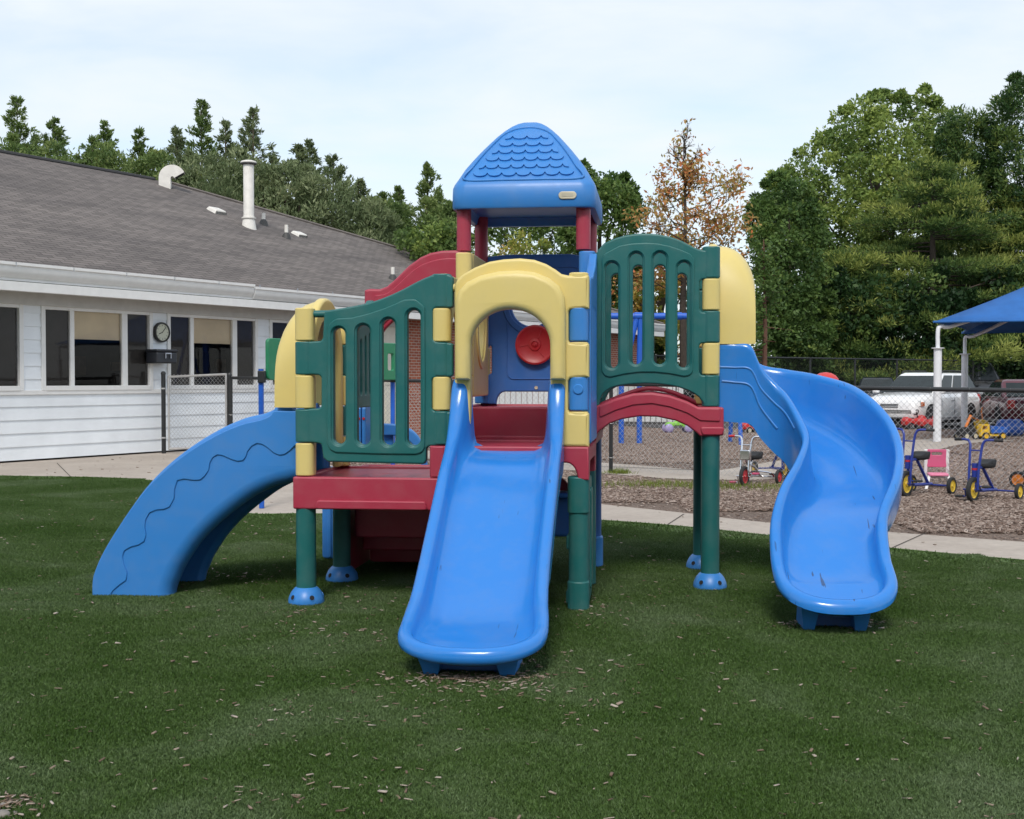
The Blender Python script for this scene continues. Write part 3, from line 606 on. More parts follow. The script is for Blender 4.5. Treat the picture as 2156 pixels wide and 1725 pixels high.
def mat_mulch():
    m, t, p = nodes_of('wood_mulch'); n = noise(t, 26, 5, rough=.75, stretch=(1, 1.0, 1)); n2 = noise(t, .5, 4)
    a = ramp(t, n, [(.30, (.05, .035, .028)), (.48, (.17, .125, .10)), (.62, (.30, .235, .19)), (.78, (.46, .39, .33))])
    b = ramp(t, n2, [(.35, (.78, .76, .76)), (.7, (1.05, 1, .95))])
    x = t.nodes.new('ShaderNodeMix'); x.data_type = 'RGBA'; x.blend_type = 'MULTIPLY'; x.inputs['Factor'].default_value = 1
    t.links.new(a, x.inputs['A']); t.links.new(b, x.inputs['B']); t.links.new(x.outputs['Result'], p.inputs['Base Color'])
    p.inputs['Roughness'].default_value = .95; bump(t, p, n, .9, .03); return m
M_CONC = mat_concrete(); M_MULCH = mat_mulch()
M_ASPH = plain('asphalt', (.055, .055, .058), .9, var=.25, nscale=3, bmp=.3, bscale=80)
M_SOIL = plain('rough_grass_soil', (.05, .065, .025), .95, var=.35, nscale=1.2, bmp=.4, bscale=20)
def mat_turf(name, blades):
    m, t, p = nodes_of(name)
    g = t.nodes.new('ShaderNodeNewGeometry')
    n = t.nodes.new('ShaderNodeTexNoise'); n.inputs['Scale'].default_value = .75; n.inputs['Detail'].default_value = 5; n.inputs['Roughness'].default_value = .6; n.inputs['Distortion'].default_value = .6
    t.links.new(g.outputs['Position'], n.inputs['Vector'])
    big = ramp(t, n.outputs[0], [(.34, (.041, .090, .012)), (.50, (.066, .120, .030)), (.68, (.116, .170, .080))])
    n2 = t.nodes.new('ShaderNodeTexNoise'); n2.inputs['Scale'].default_value = 70; n2.inputs['Detail'].default_value = 3
    t.links.new(g.outputs['Position'], n2.inputs['Vector'])
    x = t.nodes.new('ShaderNodeMix'); x.data_type = 'RGBA'; x.blend_type = 'MULTIPLY'; x.inputs['Factor'].default_value = .9
    t.links.new(big, x.inputs['A']); t.links.new(ramp(t, n2.outputs[0], [(.3, (.45, .5, .4)), (.7, (1.5, 1.45, 1.5))]), x.inputs['B'])
    t.links.new(x.outputs['Result'], p.inputs['Base Color']); p.inputs['Roughness'].default_value = .6 if blades else .95
    p.inputs['Specular IOR Level'].default_value = .35 if blades else .1
    if not blades: bump(t, p, n2.outputs[0], .8, .02)
    return m
M_TURF = mat_turf('turf_backing', False); M_BLADE = mat_turf('turf_blades', True)
sheet('ground', [(-400, -60), (400, -60), (400, 900), (-400, 900)], -.02, M_SOIL)
edge = [(-14, 20.6), (-11, 19.9), (-7.93, 19.05), (-6.4, 18.75), (-5.41, 18.24), (-4.6, 17.0), (-3.7, 14.9), (-2.98, 13.70), (-2.32, 13.66), (-1.0, 13.52), (0.1, 13.3), (0.92, 13.03), (1.7, 12.5), (2.48, 11.73), (2.95, 11.25), (3.36, 10.84), (4.22, 10.13), (5.5, 9.2), (7.5, 8.1), (10, 7.3), (14, 6.6)]
edge = [tuple(p) for p in crm(edge, 70)]
upper = [(14, 8.1), (10, 8.7), (7.6, 9.6), (6.0, 10.55), (4.74, 11.38), (3.6, 12.2), (2.66, 12.95), (1.9, 13.9), (1.03, 14.88), (-.4, 16.6), (-2.5, 20), (-4.4, 24.6), (-6.2, 27.4)]
upper = [tuple(p) for p in crm(upper, 50)]
sheet('turf', [(-14, -6), (14, -6)] + edge[::-1], 0.0, M_TURF)
sheet('path', edge + upper + [(B0.x + DB.x * 12, B0.y + DB.y * 12), (B0.x - DB.x * 8, B0.y - DB.y * 8), (-16, 17)], -.004, M_CONC)
for a, b in ((G(1870, 1157), G(1948, 1122)), (G(150, 1005), G(120, 975)), (G(1400, 1108), G(1440, 1082))):
    a.z = b.z = -.001; d = (b - a).normalized(); q = Vector((-d.y, d.x, 0)) * .008
    j = MB().poly([a - q, b - q, b + q, a + q]).build('path_joint', plain('joint_dirt', (.06, .05, .04), .95), None, smooth=False); tag(j, kind='structure')
sheet('mulch_ground', [tuple(p) for p in upper[::-1]] + [(14, 8.1), (30, 8), (30, 35), (12, 37), (4.5, 38), (1.5, 45), (-8, 40)], -.008, M_MULCH)
p2 = [(-3.2, 26.2), (-.5, 23.4), (1.58, 20.95), (2.9, 19.35), (3.9, 19.6), (5.2, 21.6), (7.6, 25.4), (10, 29.4), (12, 31)]
P2 = crm(p2, 40); e1, e2 = [], []
for i, q in enumerate(P2):
    d = P2[min(i + 1, 39)] - P2[max(i - 1, 0)]; d = d / np.linalg.norm(d); nn = np.array([-d[1], d[0]]) * .85; e1.append(tuple(q + nn)); e2.append(tuple(q - nn))
sheet('second_path', e1 + e2[::-1], -.003, M_CONC)
sheet('parking_lot', [(-12, 46), (1.2, 46), (4.5, 38.5), (12, 36.6), (30, 34), (80, 34), (80, 62), (-12, 62)], -.012, M_ASPH)
# turf edging step
MB().loft([[(x, y - .015, -.004), (x, y + .02, -.004), (x, y + .02, .012), (x, y - .015, .012)] for x, y in edge]).build('turf_edge', M_TURF).__setitem__('kind', 'structure')

def inside(poly, x, y):
    c = False; j = len(poly) - 1
    for i in range(len(poly)):
        xi, yi = poly[i]; xj, yj = poly[j]
        if (yi > y) != (yj > y) and x < (xj - xi) * (y - yi) / (yj - yi) + xi: c = not c
        j = i
    return c
def np_mesh(name, V, F, mat=None, tint=None, smooth=False):
    me = bpy.data.meshes.new(name); V = np.asarray(V, np.float32).reshape(-1, 3); F = np.asarray(F, np.int32); k = F.shape[1]
    me.vertices.add(len(V)); me.vertices.foreach_set('co', V.ravel()); me.loops.add(F.size); me.loops.foreach_set('vertex_index', F.ravel())
    me.polygons.add(len(F)); me.polygons.foreach_set('loop_start', np.arange(0, F.size, k, dtype=np.int32))
    try: me.polygons.foreach_set('loop_total', np.full(len(F), k, np.int32))
    except Exception: pass
    if tint is not None:
        a = me.attributes.new('tint', 'FLOAT', 'POINT'); a.data.foreach_set('value', np.asarray(tint, np.float32))
    me.update(calc_edges=True)
    if mat: me.materials.append(mat)
    return me
def scatter_nodes(obj, inst, seed=0):
    g = bpy.data.node_groups.new('scatter', 'GeometryNodeTree')
    g.interface.new_socket('Geometry', in_out='INPUT', socket_type='NodeSocketGeometry'); g.interface.new_socket('Geometry', in_out='OUTPUT', socket_type='NodeSocketGeometry')
    gi = g.nodes.new('NodeGroupInput'); go = g.nodes.new('NodeGroupOutput'); ip = g.nodes.new('GeometryNodeInstanceOnPoints'); oi = g.nodes.new('GeometryNodeObjectInfo')
    oi.inputs['Object'].default_value = inst
    rv = g.nodes.new('FunctionNodeRandomValue'); rv.data_type = 'INT'; rv.inputs[4].default_value = 0; rv.inputs[5].default_value = 3; rv.inputs['Seed'].default_value = seed
    mu = g.nodes.new('ShaderNodeMath'); mu.operation = 'MULTIPLY'; mu.inputs[1].default_value = math.pi / 2
    cx = g.nodes.new('ShaderNodeCombineXYZ')
    g.links.new(rv.outputs[2], mu.inputs[0]); g.links.new(mu.outputs[0], cx.inputs['Z'])
    g.links.new(gi.outputs[0], ip.inputs['Points']); g.links.new(oi.outputs['Geometry'], ip.inputs['Instance']); g.links.new(cx.outputs[0], ip.inputs['Rotation']); g.links.new(ip.outputs[0], go.inputs[0])
    m = obj.modifiers.new('scatter', 'NODES'); m.node_group = g
def blade_patch(size, n, h0, h1, w):
    x = rng.uniform(-size / 2, size / 2, n); y = rng.uniform(-size / 2, size / 2, n); h = rng.uniform(h0, h1, n); a = rng.uniform(0, 2 * np.pi, n); l = rng.uniform(.15, .9, n) * h
    b = rng.uniform(0, 2 * np.pi, n); dx, dy = np.cos(a) * w / 2, np.sin(a) * w / 2; lx, ly = np.cos(b) * l, np.sin(b) * l; o = np.zeros(n)
    v = np.stack([np.stack([x - dx, y - dy, o], 1), np.stack([x + dx, y + dy, o], 1), np.stack([x + dx * .8 + lx * .4, y + dy * .8 + ly * .4, h * .65], 1), np.stack([x + lx, y + ly, h], 1)], 1)
    f = np.arange(n * 4).reshape(n, 4); return v.reshape(-1, 3), f
V_, F_ = blade_patch(.5, 9500, .007, .018, .0034)
gp = bpy.data.objects.new('turf_patch', np_mesh('turf_patch', V_, F_, M_BLADE))
pts = []; tp = [(-14, -6), (14, -6)] + edge[::-1]
for i in range(-28, 28):
    for j in range(4, 44):
        x, y = i * .5 + .25, j * .5 + .25
        if abs(x) > y * .62 + 2.2: continue
        if inside(tp, x, y + .22) and inside(tp, x + .2, y) and inside(tp, x - .2, y): pts.append((x, y, .001))
me = bpy.data.meshes.new('grass'); me.from_pydata(pts, [], []); go_ = bpy.data.objects.new('grass', me); col.objects.link(go_); scatter_nodes(go_, gp, 3)
tag(go_, 'short green artificial turf pile in lighter and darker patches', 'grass', kind='stuff')
# far fringe where square patches miss the curved edge
n = 16000; ex, ey, m_ = [], [], 0
E_ = np.array(edge); idx = rng.uniform(0, len(E_) - 1.001, n); k = idx.astype(int); q = E_[k] + (E_[k + 1] - E_[k]) * (idx - k)[:, None]; q[:, 1] -= rng.uniform(0, .6, n) ; q = q[(np.abs(q[:, 0]) < q[:, 1] * .5)]
h = rng.uniform(.012, .03, len(q)); a = rng.uniform(0, 6.28, len(q)); w = .012
v = np.stack([np.stack([q[:, 0] - np.cos(a) * w, q[:, 1] - np.sin(a) * w, 0 * h], 1), np.stack([q[:, 0] + np.cos(a) * w, q[:, 1] + np.sin(a) * w, 0 * h], 1), np.stack([q[:, 0] + rng.normal(0, .01, len(q)), q[:, 1] + rng.normal(0, .01, len(q)), h], 1)], 1).reshape(-1, 3)
o = bpy.data.objects.new('grass', np_mesh('grass_fringe', v, np.arange(len(v)).reshape(-1, 3), M_BLADE)); col.objects.link(o); tag(o, 'ragged fringe of turf along the concrete path edge', 'grass', kind='stuff')

def chips(n, xy, lmin, lmax, z0, flat=.5):
    L = rng.uniform(lmin, lmax, n) ; Wd = L * rng.uniform(.12, .38, n); H = Wd * rng.uniform(.2, .6, n)
    a = rng.uniform(0, np.pi * 2, n); t = rng.normal(0, .22, n) * flat; r = rng.normal(0, .5, n) * flat
    base = np.array([(-1, -1, -1), (1, -.7, -1), (1, 1, -1), (-1, .8, -1), (-1, -.9, 1), (.9, -1, 1), (1, .8, 1), (-.9, 1, 1)], float) * .5
    P = base[None] * np.stack([L, Wd, H], 1)[:, None, :]
    P = P * rng.uniform(.8, 1.2, P.shape)
    ct, st = np.cos(t)[:, None], np.sin(t)[:, None]; x = P[..., 0] * ct - P[..., 2] * st; z = P[..., 0] * st + P[..., 2] * ct; y = P[..., 1]
    cr, sr = np.cos(r)[:, None], np.sin(r)[:, None]; y, z = y * cr - z * sr, y * sr + z * cr
    ca, sa = np.cos(a)[:, None], np.sin(a)[:, None]; x, y = x * ca - y * sa, x * sa + y * ca
    V = np.stack([x + xy[:, 0:1], y + xy[:, 1:2], z + z0[:, None]], -1).reshape(-1, 3)
    f = np.array([(0, 3, 2, 1), (4, 5, 6, 7), (0, 1, 5, 4), (1, 2, 6, 5), (2, 3, 7, 6), (3, 0, 4, 7)]); F = (f[None] + np.arange(n)[:, None, None] * 8).reshape(-1, 4)
    tint = np.repeat(rng.uniform(0, 1, n), 8); return V, F, tint
def mat_tint(name, stops, rough=.9, spec=.2, trans=0):
    m, t, p = nodes_of(name); a = t.nodes.new('ShaderNodeAttribute'); a.attribute_name = 'tint'
    c = ramp(t, a.outputs['Fac'], stops); t.links.new(c, p.inputs['Base Color']); p.inputs['Roughness'].default_value = rough; p.inputs['Specular IOR Level'].default_value = spec
    if trans:
        o = [q for q in t.nodes if q.type == 'OUTPUT_MATERIAL'][0]; tr = t.nodes.new('ShaderNodeBsdfTranslucent'); t.links.new(c, tr.inputs[0])
        ms = t.nodes.new('ShaderNodeMixShader'); ms.inputs[0].default_value = trans; t.links.new(p.outputs[0], ms.inputs[1]); t.links.new(tr.outputs[0], ms.inputs[2]); t.links.new(ms.outputs[0], o.inputs[0])
    return m
M_CHIP = mat_tint('wood_chip', [(0, (.10, .065, .045)), (.25, (.22, .16, .12)), (.5, (.34, .28, .23)), (.8, (.50, .45, .40)), (1, (.62, .60, .58))])
M_MCHIP = mat_tint('mulch_chip', [(0, (.11, .075, .06)), (.3, (.23, .17, .14)), (.6, (.35, .275, .235)), (.85, (.47, .40, .355)), (1, (.58, .53, .49))])
# loose chips on the turf: general litter plus drifts under the slide ends and the posts
xy = []; 
def cl(n, x, y, sx, sy=None):
    g = G(x, y); xy.append(np.stack([rng.normal(g.x, sx, n), rng.normal(g.y, sy or sx, n)], 1))
u_ = rng.uniform(-1, 1, (1900, 2)); yy = 3.2 + (u_[:, 1] + 1) / 2 * 14; xy.append(np.stack([u_[:, 0] * yy * .46, yy], 1))
for a in ((330, 985, 1432, .17, .05), (120, 985, 1445, .3, .10), (60, 1080, 1400, .1, .2), (60, 1080, 1480, .4, .25), (190, 1745, 1318, .20, .06), (60, 1235, 1275, .08, .25), (90, 480, 1215, .30, .2), (60, 300, 1160, .3, .3), (70, 800, 1300, .6, .4), (60, 560, 1120, .4, .4),
          (60, 700, 1335, .4, .2), (70, 1150, 1420, .3, .3), (30, 1310, 1290, .2, .2), (90, 10, 1700, .07, .06), (60, 700, 1500, .5, .3), (20, 560, 1690, .12, .1), (20, 780, 1660, .2, .1), (40, 960, 1235, .4, .3), (25, 620, 1290, .1, .05)): cl(*a)
xy = np.concatenate(xy); keep = np.array([inside(tp, x, y + .1) for x, y in xy]); xy = xy[keep]
V, F, T = chips(len(xy), xy, .008, .038, rng.uniform(.008, .019, len(xy))); 
o = bpy.data.objects.new('wood_chips', np_mesh('wood_chips', V, F, M_CHIP, T * .62 + .06)); col.objects.link(o); tag(o, 'pale wood chips scattered over the green turf', 'wood chips', kind='stuff')
# mulch litter
n = 2600; V, F, T = chips(n, rng.uniform(-.5, .5, (n, 2)), .02, .065, rng.uniform(.0, .022, n), 1.0)
cp_ = bpy.data.objects.new('mulch_patch', np_mesh('mulch_patch', V, F, M_MCHIP, T * .82))
pts = []; mp_ = [tuple(p) for p in upper[::-1]] + [(14, 8.1), (30, 8), (30, 35), (12, 37), (4.5, 38), (1.5, 45), (-8, 40)]; p2poly = e1 + e2[::-1]
for i in range(-6, 17):
    for j in range(9, 38):
        x, y = i * 1.0 + .5, j * 1.0 + .5
        if abs(x) > y * .46 + 1: continue
        if all(inside(mp_, x + a * .45, y + b * .45) for a in (-1, 1) for b in (-1, 1)) and not any(inside(p2poly, x + a * .5, y + b * .5) for a in (-1, 0, 1) for b in (-1, 0, 1)): pts.append((x, y, -.004))
me = bpy.data.meshes.new('mulch'); me.from_pydata(pts, [], []); o = bpy.data.objects.new('mulch', me); col.objects.link(o); scatter_nodes(o, cp_, 5); tag(o, 'loose brown grey wood mulch around the tricycles', 'mulch', kind='stuff')
# denser small chips filling the edges of the mulch and stray bits on the concrete
xy = rng.uniform(0, 1, (70000, 2)) * [24, 30] + [-8, 9]; xy = xy[[inside(mp_, x, y) and not inside(p2poly, x, y) and abs(x) < y * .46 + .5 for x, y in xy]]
V, F, T = chips(len(xy), xy, .02, .065, rng.uniform(-.004, .012, len(xy)), .9); o = bpy.data.objects.new('mulch', np_mesh('mulch_fill', V, F, M_MCHIP, T * .8)); col.objects.link(o); tag(o, 'coarse mulch chips in front of the low chain link fence', 'mulch', kind='stuff')
xy = rng.uniform(0, 1, (900, 2)) * [16, 16] + [-8, 9]; pp = edge + upper; xy = xy[[inside(pp, x, y) for x, y in xy]]
V, F, T = chips(len(xy), xy, .015, .05, np.full(len(xy), .003)); o = bpy.data.objects.new('wood_chips', np_mesh('path_chips', V, F, M_CHIP, T * .5)); col.objects.link(o); tag(o, 'dark wood chips strewn on the concrete path', 'wood chips', kind='stuff')
# weeds by the fence foot
n = 2600; c = np.concatenate([rng.normal([2.05, 17.3], [.45, .28], (900, 2)), rng.normal([2.9, 17.0], [.5, .25], (900, 2)), rng.normal([1.72, 19.7], [.10, .1], (300, 2)), rng.normal([3.95, 16.6], [.4, .3], (500, 2))])
h = rng.uniform(.03, .10, n); a = rng.uniform(0, 6.28, n); w = .006
v = np.stack([np.stack([c[:, 0] - np.cos(a) * w, c[:, 1] - np.sin(a) * w, 0 * h], 1), np.stack([c[:, 0] + np.cos(a) * w, c[:, 1] + np.sin(a) * w, 0 * h], 1), np.stack([c[:, 0] + rng.normal(0, .03, n), c[:, 1] + rng.normal(0, .03, n), h], 1)], 1).reshape(-1, 3)
M_WEED = plain('weed_green', (.13, .17, .02), .7, var=.3)
o = bpy.data.objects.new('weeds', np_mesh('weeds', v, np.arange(n * 3).reshape(n, 3), M_WEED)); col.objects.link(o); tag(o, 'yellow green weeds growing through the mulch', 'weeds', kind='stuff')
# stones at the near left corner of the turf
M_STONE = plain('pale_stone', (.22, .20, .18), .85, var=.3, nscale=8, bmp=.3)
for i, (x, y, r) in enumerate([(4, 1702, .020), (18, 1690, .012), (2, 1720, .026), (30, 1714, .011)]):
    g = G(x, y); bm = bmesh.new(); bmesh.ops.create_icosphere(bm, subdivisions=3, radius=r)
    for v in bm.verts: v.co = Vector((v.co.x * 1.2, v.co.y, v.co.z * .6)) * (1 + .16 * math.sin(v.co.x * 60 + i) * math.cos(v.co.y * 50 + 2 * i))
    me = bpy.data.meshes.new('stone'); bm.to_mesh(me); bm.free(); o = finish(bpy.data.objects.new('stone', me), M_STONE); o.location = (g.x, g.y, r * .3)
    tag(o, ['mid sized grey stone on the left edge of the near turf', 'grey stone behind the others at the near left turf corner', 'largest grey stone at the bottom left corner of the turf', 'smallest grey stone at the near left turf corner'][i], 'stone', 'stones at the turf corner')

# ================================================================== HOUSE
HOUSE = empty('house', B0, math.atan2(DB.y, DB.x)); tag(HOUSE, 'long single storey white clapboard building with grey shingle roof and big windows', 'building')
# house-local axes: x along the wall, y into the building (left of x direction), z up
M_WHITE = plain('white_paint', (.80, .84, .88), .55, var=.07, nscale=1.5, bmp=.08)
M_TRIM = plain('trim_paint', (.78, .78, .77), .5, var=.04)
M_FRIEZE = plain('frieze_shade_grey', (.55, .54, .52), .6, var=.06)  # grey carries the gutter's shadow on frieze and soffit
def mat_brick():
    m, t, p = nodes_of('brick'); c = t.nodes.new('ShaderNodeTexCoord'); mpn = t.nodes.new('ShaderNodeMapping'); mpn.inputs['Rotation'].default_value = (math.pi / 2, 0, 0); b = t.nodes.new('ShaderNodeTexBrick')
    sx = t.nodes.new('ShaderNodeSeparateXYZ'); cx = t.nodes.new('ShaderNodeCombineXYZ'); ad = t.nodes.new('ShaderNodeMath'); ad.operation = 'ADD'
    t.links.new(c.outputs['Object'], sx.inputs[0]); t.links.new(sx.outputs[0], ad.inputs[0]); t.links.new(sx.outputs[1], ad.inputs[1]); t.links.new(ad.outputs[0], cx.inputs[0]); t.links.new(sx.outputs[2], cx.inputs[1])
    t.links.new(cx.outputs[0], b.inputs[0]); b.inputs['Scale'].default_value = 1; b.inputs['Brick Width'].default_value = .21; b.inputs['Row Height'].default_value = .075; b.inputs['Mortar Size'].default_value = .008
    b.inputs['Color1'].default_value = (.42, .12, .06, 1); b.inputs['Color2'].default_value = (.30, .075, .04, 1); b.inputs['Mortar'].default_value = (.50, .42, .36, 1); t.links.new(b.outputs[0], p.inputs['Base Color'])
    p.inputs['Roughness'].default_value = .85; bump(t, p, b.outputs[1], -.4, .01); return m
M_BRICK = mat_brick()
def mat_shingle():
    m, t, p = nodes_of('asphalt_shingle'); uv = t.nodes.new('ShaderNodeUVMap'); b = t.nodes.new('ShaderNodeTexBrick'); t.links.new(uv.outputs[0], b.inputs[0])
    b.inputs['Scale'].default_value = 1; b.inputs['Brick Width'].default_value = .33; b.inputs['Row Height'].default_value = .125; b.inputs['Mortar Size'].default_value = .011; b.inputs['Mortar Smooth'].default_value = .5; b.inputs['Bias'].default_value = -.1
    b.inputs['Color1'].default_value = (.178, .165, .160, 1); b.inputs['Color2'].default_value = (.122, .114, .112, 1); b.inputs['Mortar'].default_value = (.05, .045, .045, 1)
    mm = t.nodes.new('ShaderNodeMapping'); mm.inputs['Scale'].default_value = (.25, 1.3, 1); t.links.new(uv.outputs[0], mm.inputs[0])
    n = t.nodes.new('ShaderNodeTexNoise'); n.inputs['Scale'].default_value = .9; n.inputs['Detail'].default_value = 7; n.inputs['Roughness'].default_value = .7; t.links.new(mm.outputs[0], n.inputs[0])
    x = t.nodes.new('ShaderNodeMix'); x.data_type = 'RGBA'; x.blend_type = 'MULTIPLY'; x.inputs['Factor'].default_value = 1
    t.links.new(b.outputs[0], x.inputs['A']); t.links.new(ramp(t, n.outputs[0], [(.3, (.74, .72, .72)), (.7, (1.3, 1.25, 1.2))]), x.inputs['B']); t.links.new(x.outputs['Result'], p.inputs['Base Color'])
    p.inputs['Roughness'].default_value = .93; p.inputs['Specular IOR Level'].default_value = .2
    gr = t.nodes.new('ShaderNodeTexNoise'); gr.inputs['Scale'].default_value = 60; t.links.new(uv.outputs[0], gr.inputs[0])
    bump(t, p, b.outputs[1], -.9, .03); return m
M_SHING = mat_shingle()
def hs_(x, y=740, off=0): return W(x, y, off)[0]
S0, S1 = -14.0, 26.4
boards = [(.02 + .2425 * k, .2425) for k in range(5)]
def clap(x0, x1, z0, z1, step=.2425, y=0.0):
    b = MB(); z = z0
    while z < z1 - .01:
        t = min(z + step + .02, z1)
        b.add([(x0, y - .030, z), (x1, y - .030, z), (x1, y - .008, t), (x0, y - .008, t), (x0, y + .05, z), (x1, y + .05, z), (x1, y + .05, t), (x0, y + .05, t)],
              [(0, 1, 2, 3), (4, 7, 6, 5), (0, 4, 5, 1), (3, 2, 6, 7), (0, 3, 7, 4), (1, 5, 6, 2)]); z += step
    return b
wall = MB(); 
for a in (clap(S0, 11.2, .03, 1.22), ): wall.v += a.v; wall.f += a.f
segs = [(-2.0 + .0, -1.64), (.62, .80 + .05)]
grp0 = hs_(95); pan = [(hs_(95) - grp0, hs_(146) - grp0), (hs_(155) - grp0, hs_(255.5) - grp0), (hs_(267) - grp0, hs_(310.5) - grp0)]
gw = pan[2][1]; period = hs_(358) - grp0
starts = [grp0 + period * k for k in (-4, -3, -2, -1, 0, 1, 2)]
ZT, ZB_ = 2.80, 1.38
def add_seg(x0, x1):
    a = clap(x0, x1, 1.26, 3.2); k = len(wall.v); wall.v += a.v; wall.f += [tuple(i + k for i in f) for f in a.f]
for s in starts + [starts[-1] + period]: add_seg(s + gw - period + .10, s - .10)
add_seg(starts[-1] + period - .3, 11.2); add_seg(S0, starts[0] - .1)
wo = wall.build('wall', M_WHITE, HOUSE, smooth=False)
MB().box(S0, 11.2, -.045, .0, 1.215, 1.30).build('sill_board', M_TRIM, HOUSE, smooth=False, bevel=.006)
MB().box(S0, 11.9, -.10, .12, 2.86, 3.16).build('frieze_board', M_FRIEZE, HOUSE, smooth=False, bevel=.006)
MB().box(12.30, S1, -.0, .2, 0, 3.24).box(S1 - .2, S1, .21, 13, 0, 3.24).build('brick_wall', M_BRICK, HOUSE, smooth=False)
MB().box(S0 + .0, S0 + .1, .06, 13, 0, 3.24).box(S0, S1, 13.0, 13.1, 0, 3.24).build('rear_wall', M_WHITE, HOUSE, smooth=False)
M_INT = plain('dim_interior', (.05, .045, .045), .9, var=.3, nscale=2)  # room dimness put into a near-black surface colour
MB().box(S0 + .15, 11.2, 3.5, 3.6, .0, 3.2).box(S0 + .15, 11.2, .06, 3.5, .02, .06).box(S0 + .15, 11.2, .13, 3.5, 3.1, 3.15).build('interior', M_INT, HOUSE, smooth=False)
# things seen dimly inside
ib = MB()
for i in range(18):
    x = -10 + i * 1.1; ib.box(x, x + .7, 1.6, 2.2, .7, .74).box(x + .1, x + .14, 1.7, 1.74, .06, .7).box(x + .05, x + .4, 3.40, 3.48, 1.5 + .1 * (i % 3), 1.9 + .12 * (i % 2))
ib.build('indoor_furniture', plain('indoor_wood', (.16, .11, .07), .7, var=.4), HOUSE, smooth=False)
def mat_glass():
    m = bpy.data.materials.new('window_glass'); m.use_nodes = True; t = m.node_tree; t.nodes.clear(); o = t.nodes.new('ShaderNodeOutputMaterial')
    tr = t.nodes.new('ShaderNodeBsdfTransparent'); tr.inputs[0].default_value = (.88, .88, .88, 1); gl = t.nodes.new('ShaderNodeBsdfGlossy'); gl.inputs['Roughness'].default_value = .02; fr = t.nodes.new('ShaderNodeFresnel'); fr.inputs[0].default_value = 1.35
    ms = t.nodes.new('ShaderNodeMixShader'); t.links.new(fr.outputs[0], ms.inputs[0]); t.links.new(tr.outputs[0], ms.inputs[1]); t.links.new(gl.outputs[0], ms.inputs[2]); t.links.new(ms.outputs[0], o.inputs[0]); return m
M_GLASS = mat_glass(); M_BLIND = plain('tan_blind', (.80, .66, .45), .8, var=.08, nscale=2); M_SCREEN = plain('insect_screen', (.055, .048, .042), .8, var=.1)
def window(s, zt):
    w = MB(); z0, z1 = ZB_, ZT
    w.box(s - .11, s - .02, -.05, .06, z0 - .09, z1 + .07); w.box(s + gw + .02, s + gw + .11, -.05, .06, z0 - .09, z1 + .07)
    w.box(s - .02, s + gw + .02, -.045, .06, z1, z1 + .07); w.box(s - .02, s + gw + .02, -.06, .06, z0 - .09, z0)
    for a, b in ((pan[0][1], pan[1][0]), (pan[1][1], pan[2][0])): w.box(s + a, s + b, -.03, .05, z0, z1)
    f = w.build('window', M_TRIM, HOUSE, smooth=False, bevel=.006)
    for i, (a, b) in enumerate(pan):
        from_data('pane', [(s + a - .01, .012, z0 - .005), (s + b + .01, .012, z0 - .005), (s + b + .01, .012, z1 + .005), (s + a - .01, .012, z1 + .005)], [(0, 1, 2, 3)], M_GLASS, f, False)
        if i != 1: MB().box(s + a - .0, s + b + .0, .03, .034, z0, z1).build('insect_screen', M_SCREEN, f, smooth=False)
    MB().box(s + .02, s + gw - .02, .055, .06, z1 - .53, z1 + .0).build('roller_blind', M_BLIND, f, smooth=False)
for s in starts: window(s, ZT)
d = MB().box(11.22, 12.28, -.02, .04, .02, 2.86).build('door', plain('cream_paint', (.72, .68, .58), .5, var=.05), HOUSE, smooth=False, bevel=.005)
MB().box(11.32, 12.18, -.035, -.02, .15, 1.2).box(11.32, 12.18, -.035, -.02, 1.35, 2.1).build('door_panel', plain('cream_paint', (1, 1, 1)), d, smooth=False, bevel=.01)
MB().lathe([(0, -.05), (.03, -.05), (.03, -.03), (.012, -.025), (.012, .0), (0, .0)], 14, (12.1, -.03, 1.28), 'y').build('door_knob', plain('steel', (1, 1, 1)), d)
# roof planes with UVs in metres
eave_y, eave_z, ridge_y, ridge_z, hip_x, corner_x = -.62, 3.50, 7.0, 7.03, 10.33, 27.1
def quad_uv(name, polys, mat, parent):
    vs, fs, uvs = [], [], []
    for pts in polys:
        k = len(vs); vs += pts; fs.append(tuple(range(k, k + len(pts))))
        a = Vector(pts[0]); e = (Vector(pts[1]) - a).normalized(); nn = e.cross(Vector(pts[-1]) - a).normalized(); f = nn.cross(e)
        uvs += [((Vector(q) - a).dot(e) + 50, (Vector(q) - a).dot(f)) for q in pts]
    me = bpy.data.meshes.new(name); me.from_pydata(vs, [], fs); uvl = me.uv_layers.new(name='UVMap')
    for i, q in enumerate(uvs): uvl.data[i].uv = q
    return finish(bpy.data.objects.new(name, me), mat, parent, False)
yb = 2 * ridge_y - eave_y
A_, B_1, C_, D_ = (S0 - .5, eave_y, eave_z), (corner_x, eave_y, eave_z), (hip_x, ridge_y, ridge_z), (S0 - .5, ridge_y, ridge_z)
roof = quad_uv('roof', [[A_, B_1, C_, D_], [B_1, (corner_x, yb, eave_z), C_], [(corner_x, yb, eave_z), (S0 - .5, yb, eave_z), D_, C_]], M_SHING, HOUSE)
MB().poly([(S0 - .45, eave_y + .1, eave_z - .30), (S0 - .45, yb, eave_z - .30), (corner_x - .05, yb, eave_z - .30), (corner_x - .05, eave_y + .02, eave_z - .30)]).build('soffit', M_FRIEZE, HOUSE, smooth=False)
MB().add([(S0, .05, 3.2), (S0, 13.1, 3.2), (S0, ridge_y, ridge_z - .12), (S0 + .1, .05, 3.2), (S0 + .1, 13.1, 3.2), (S0 + .1, ridge_y, ridge_z - .12)], [(0, 2, 1), (3, 4, 5), (0, 3, 5, 2), (1, 2, 5, 4), (0, 1, 4, 3)]).build('gable_wall', M_WHITE, HOUSE, smooth=False)
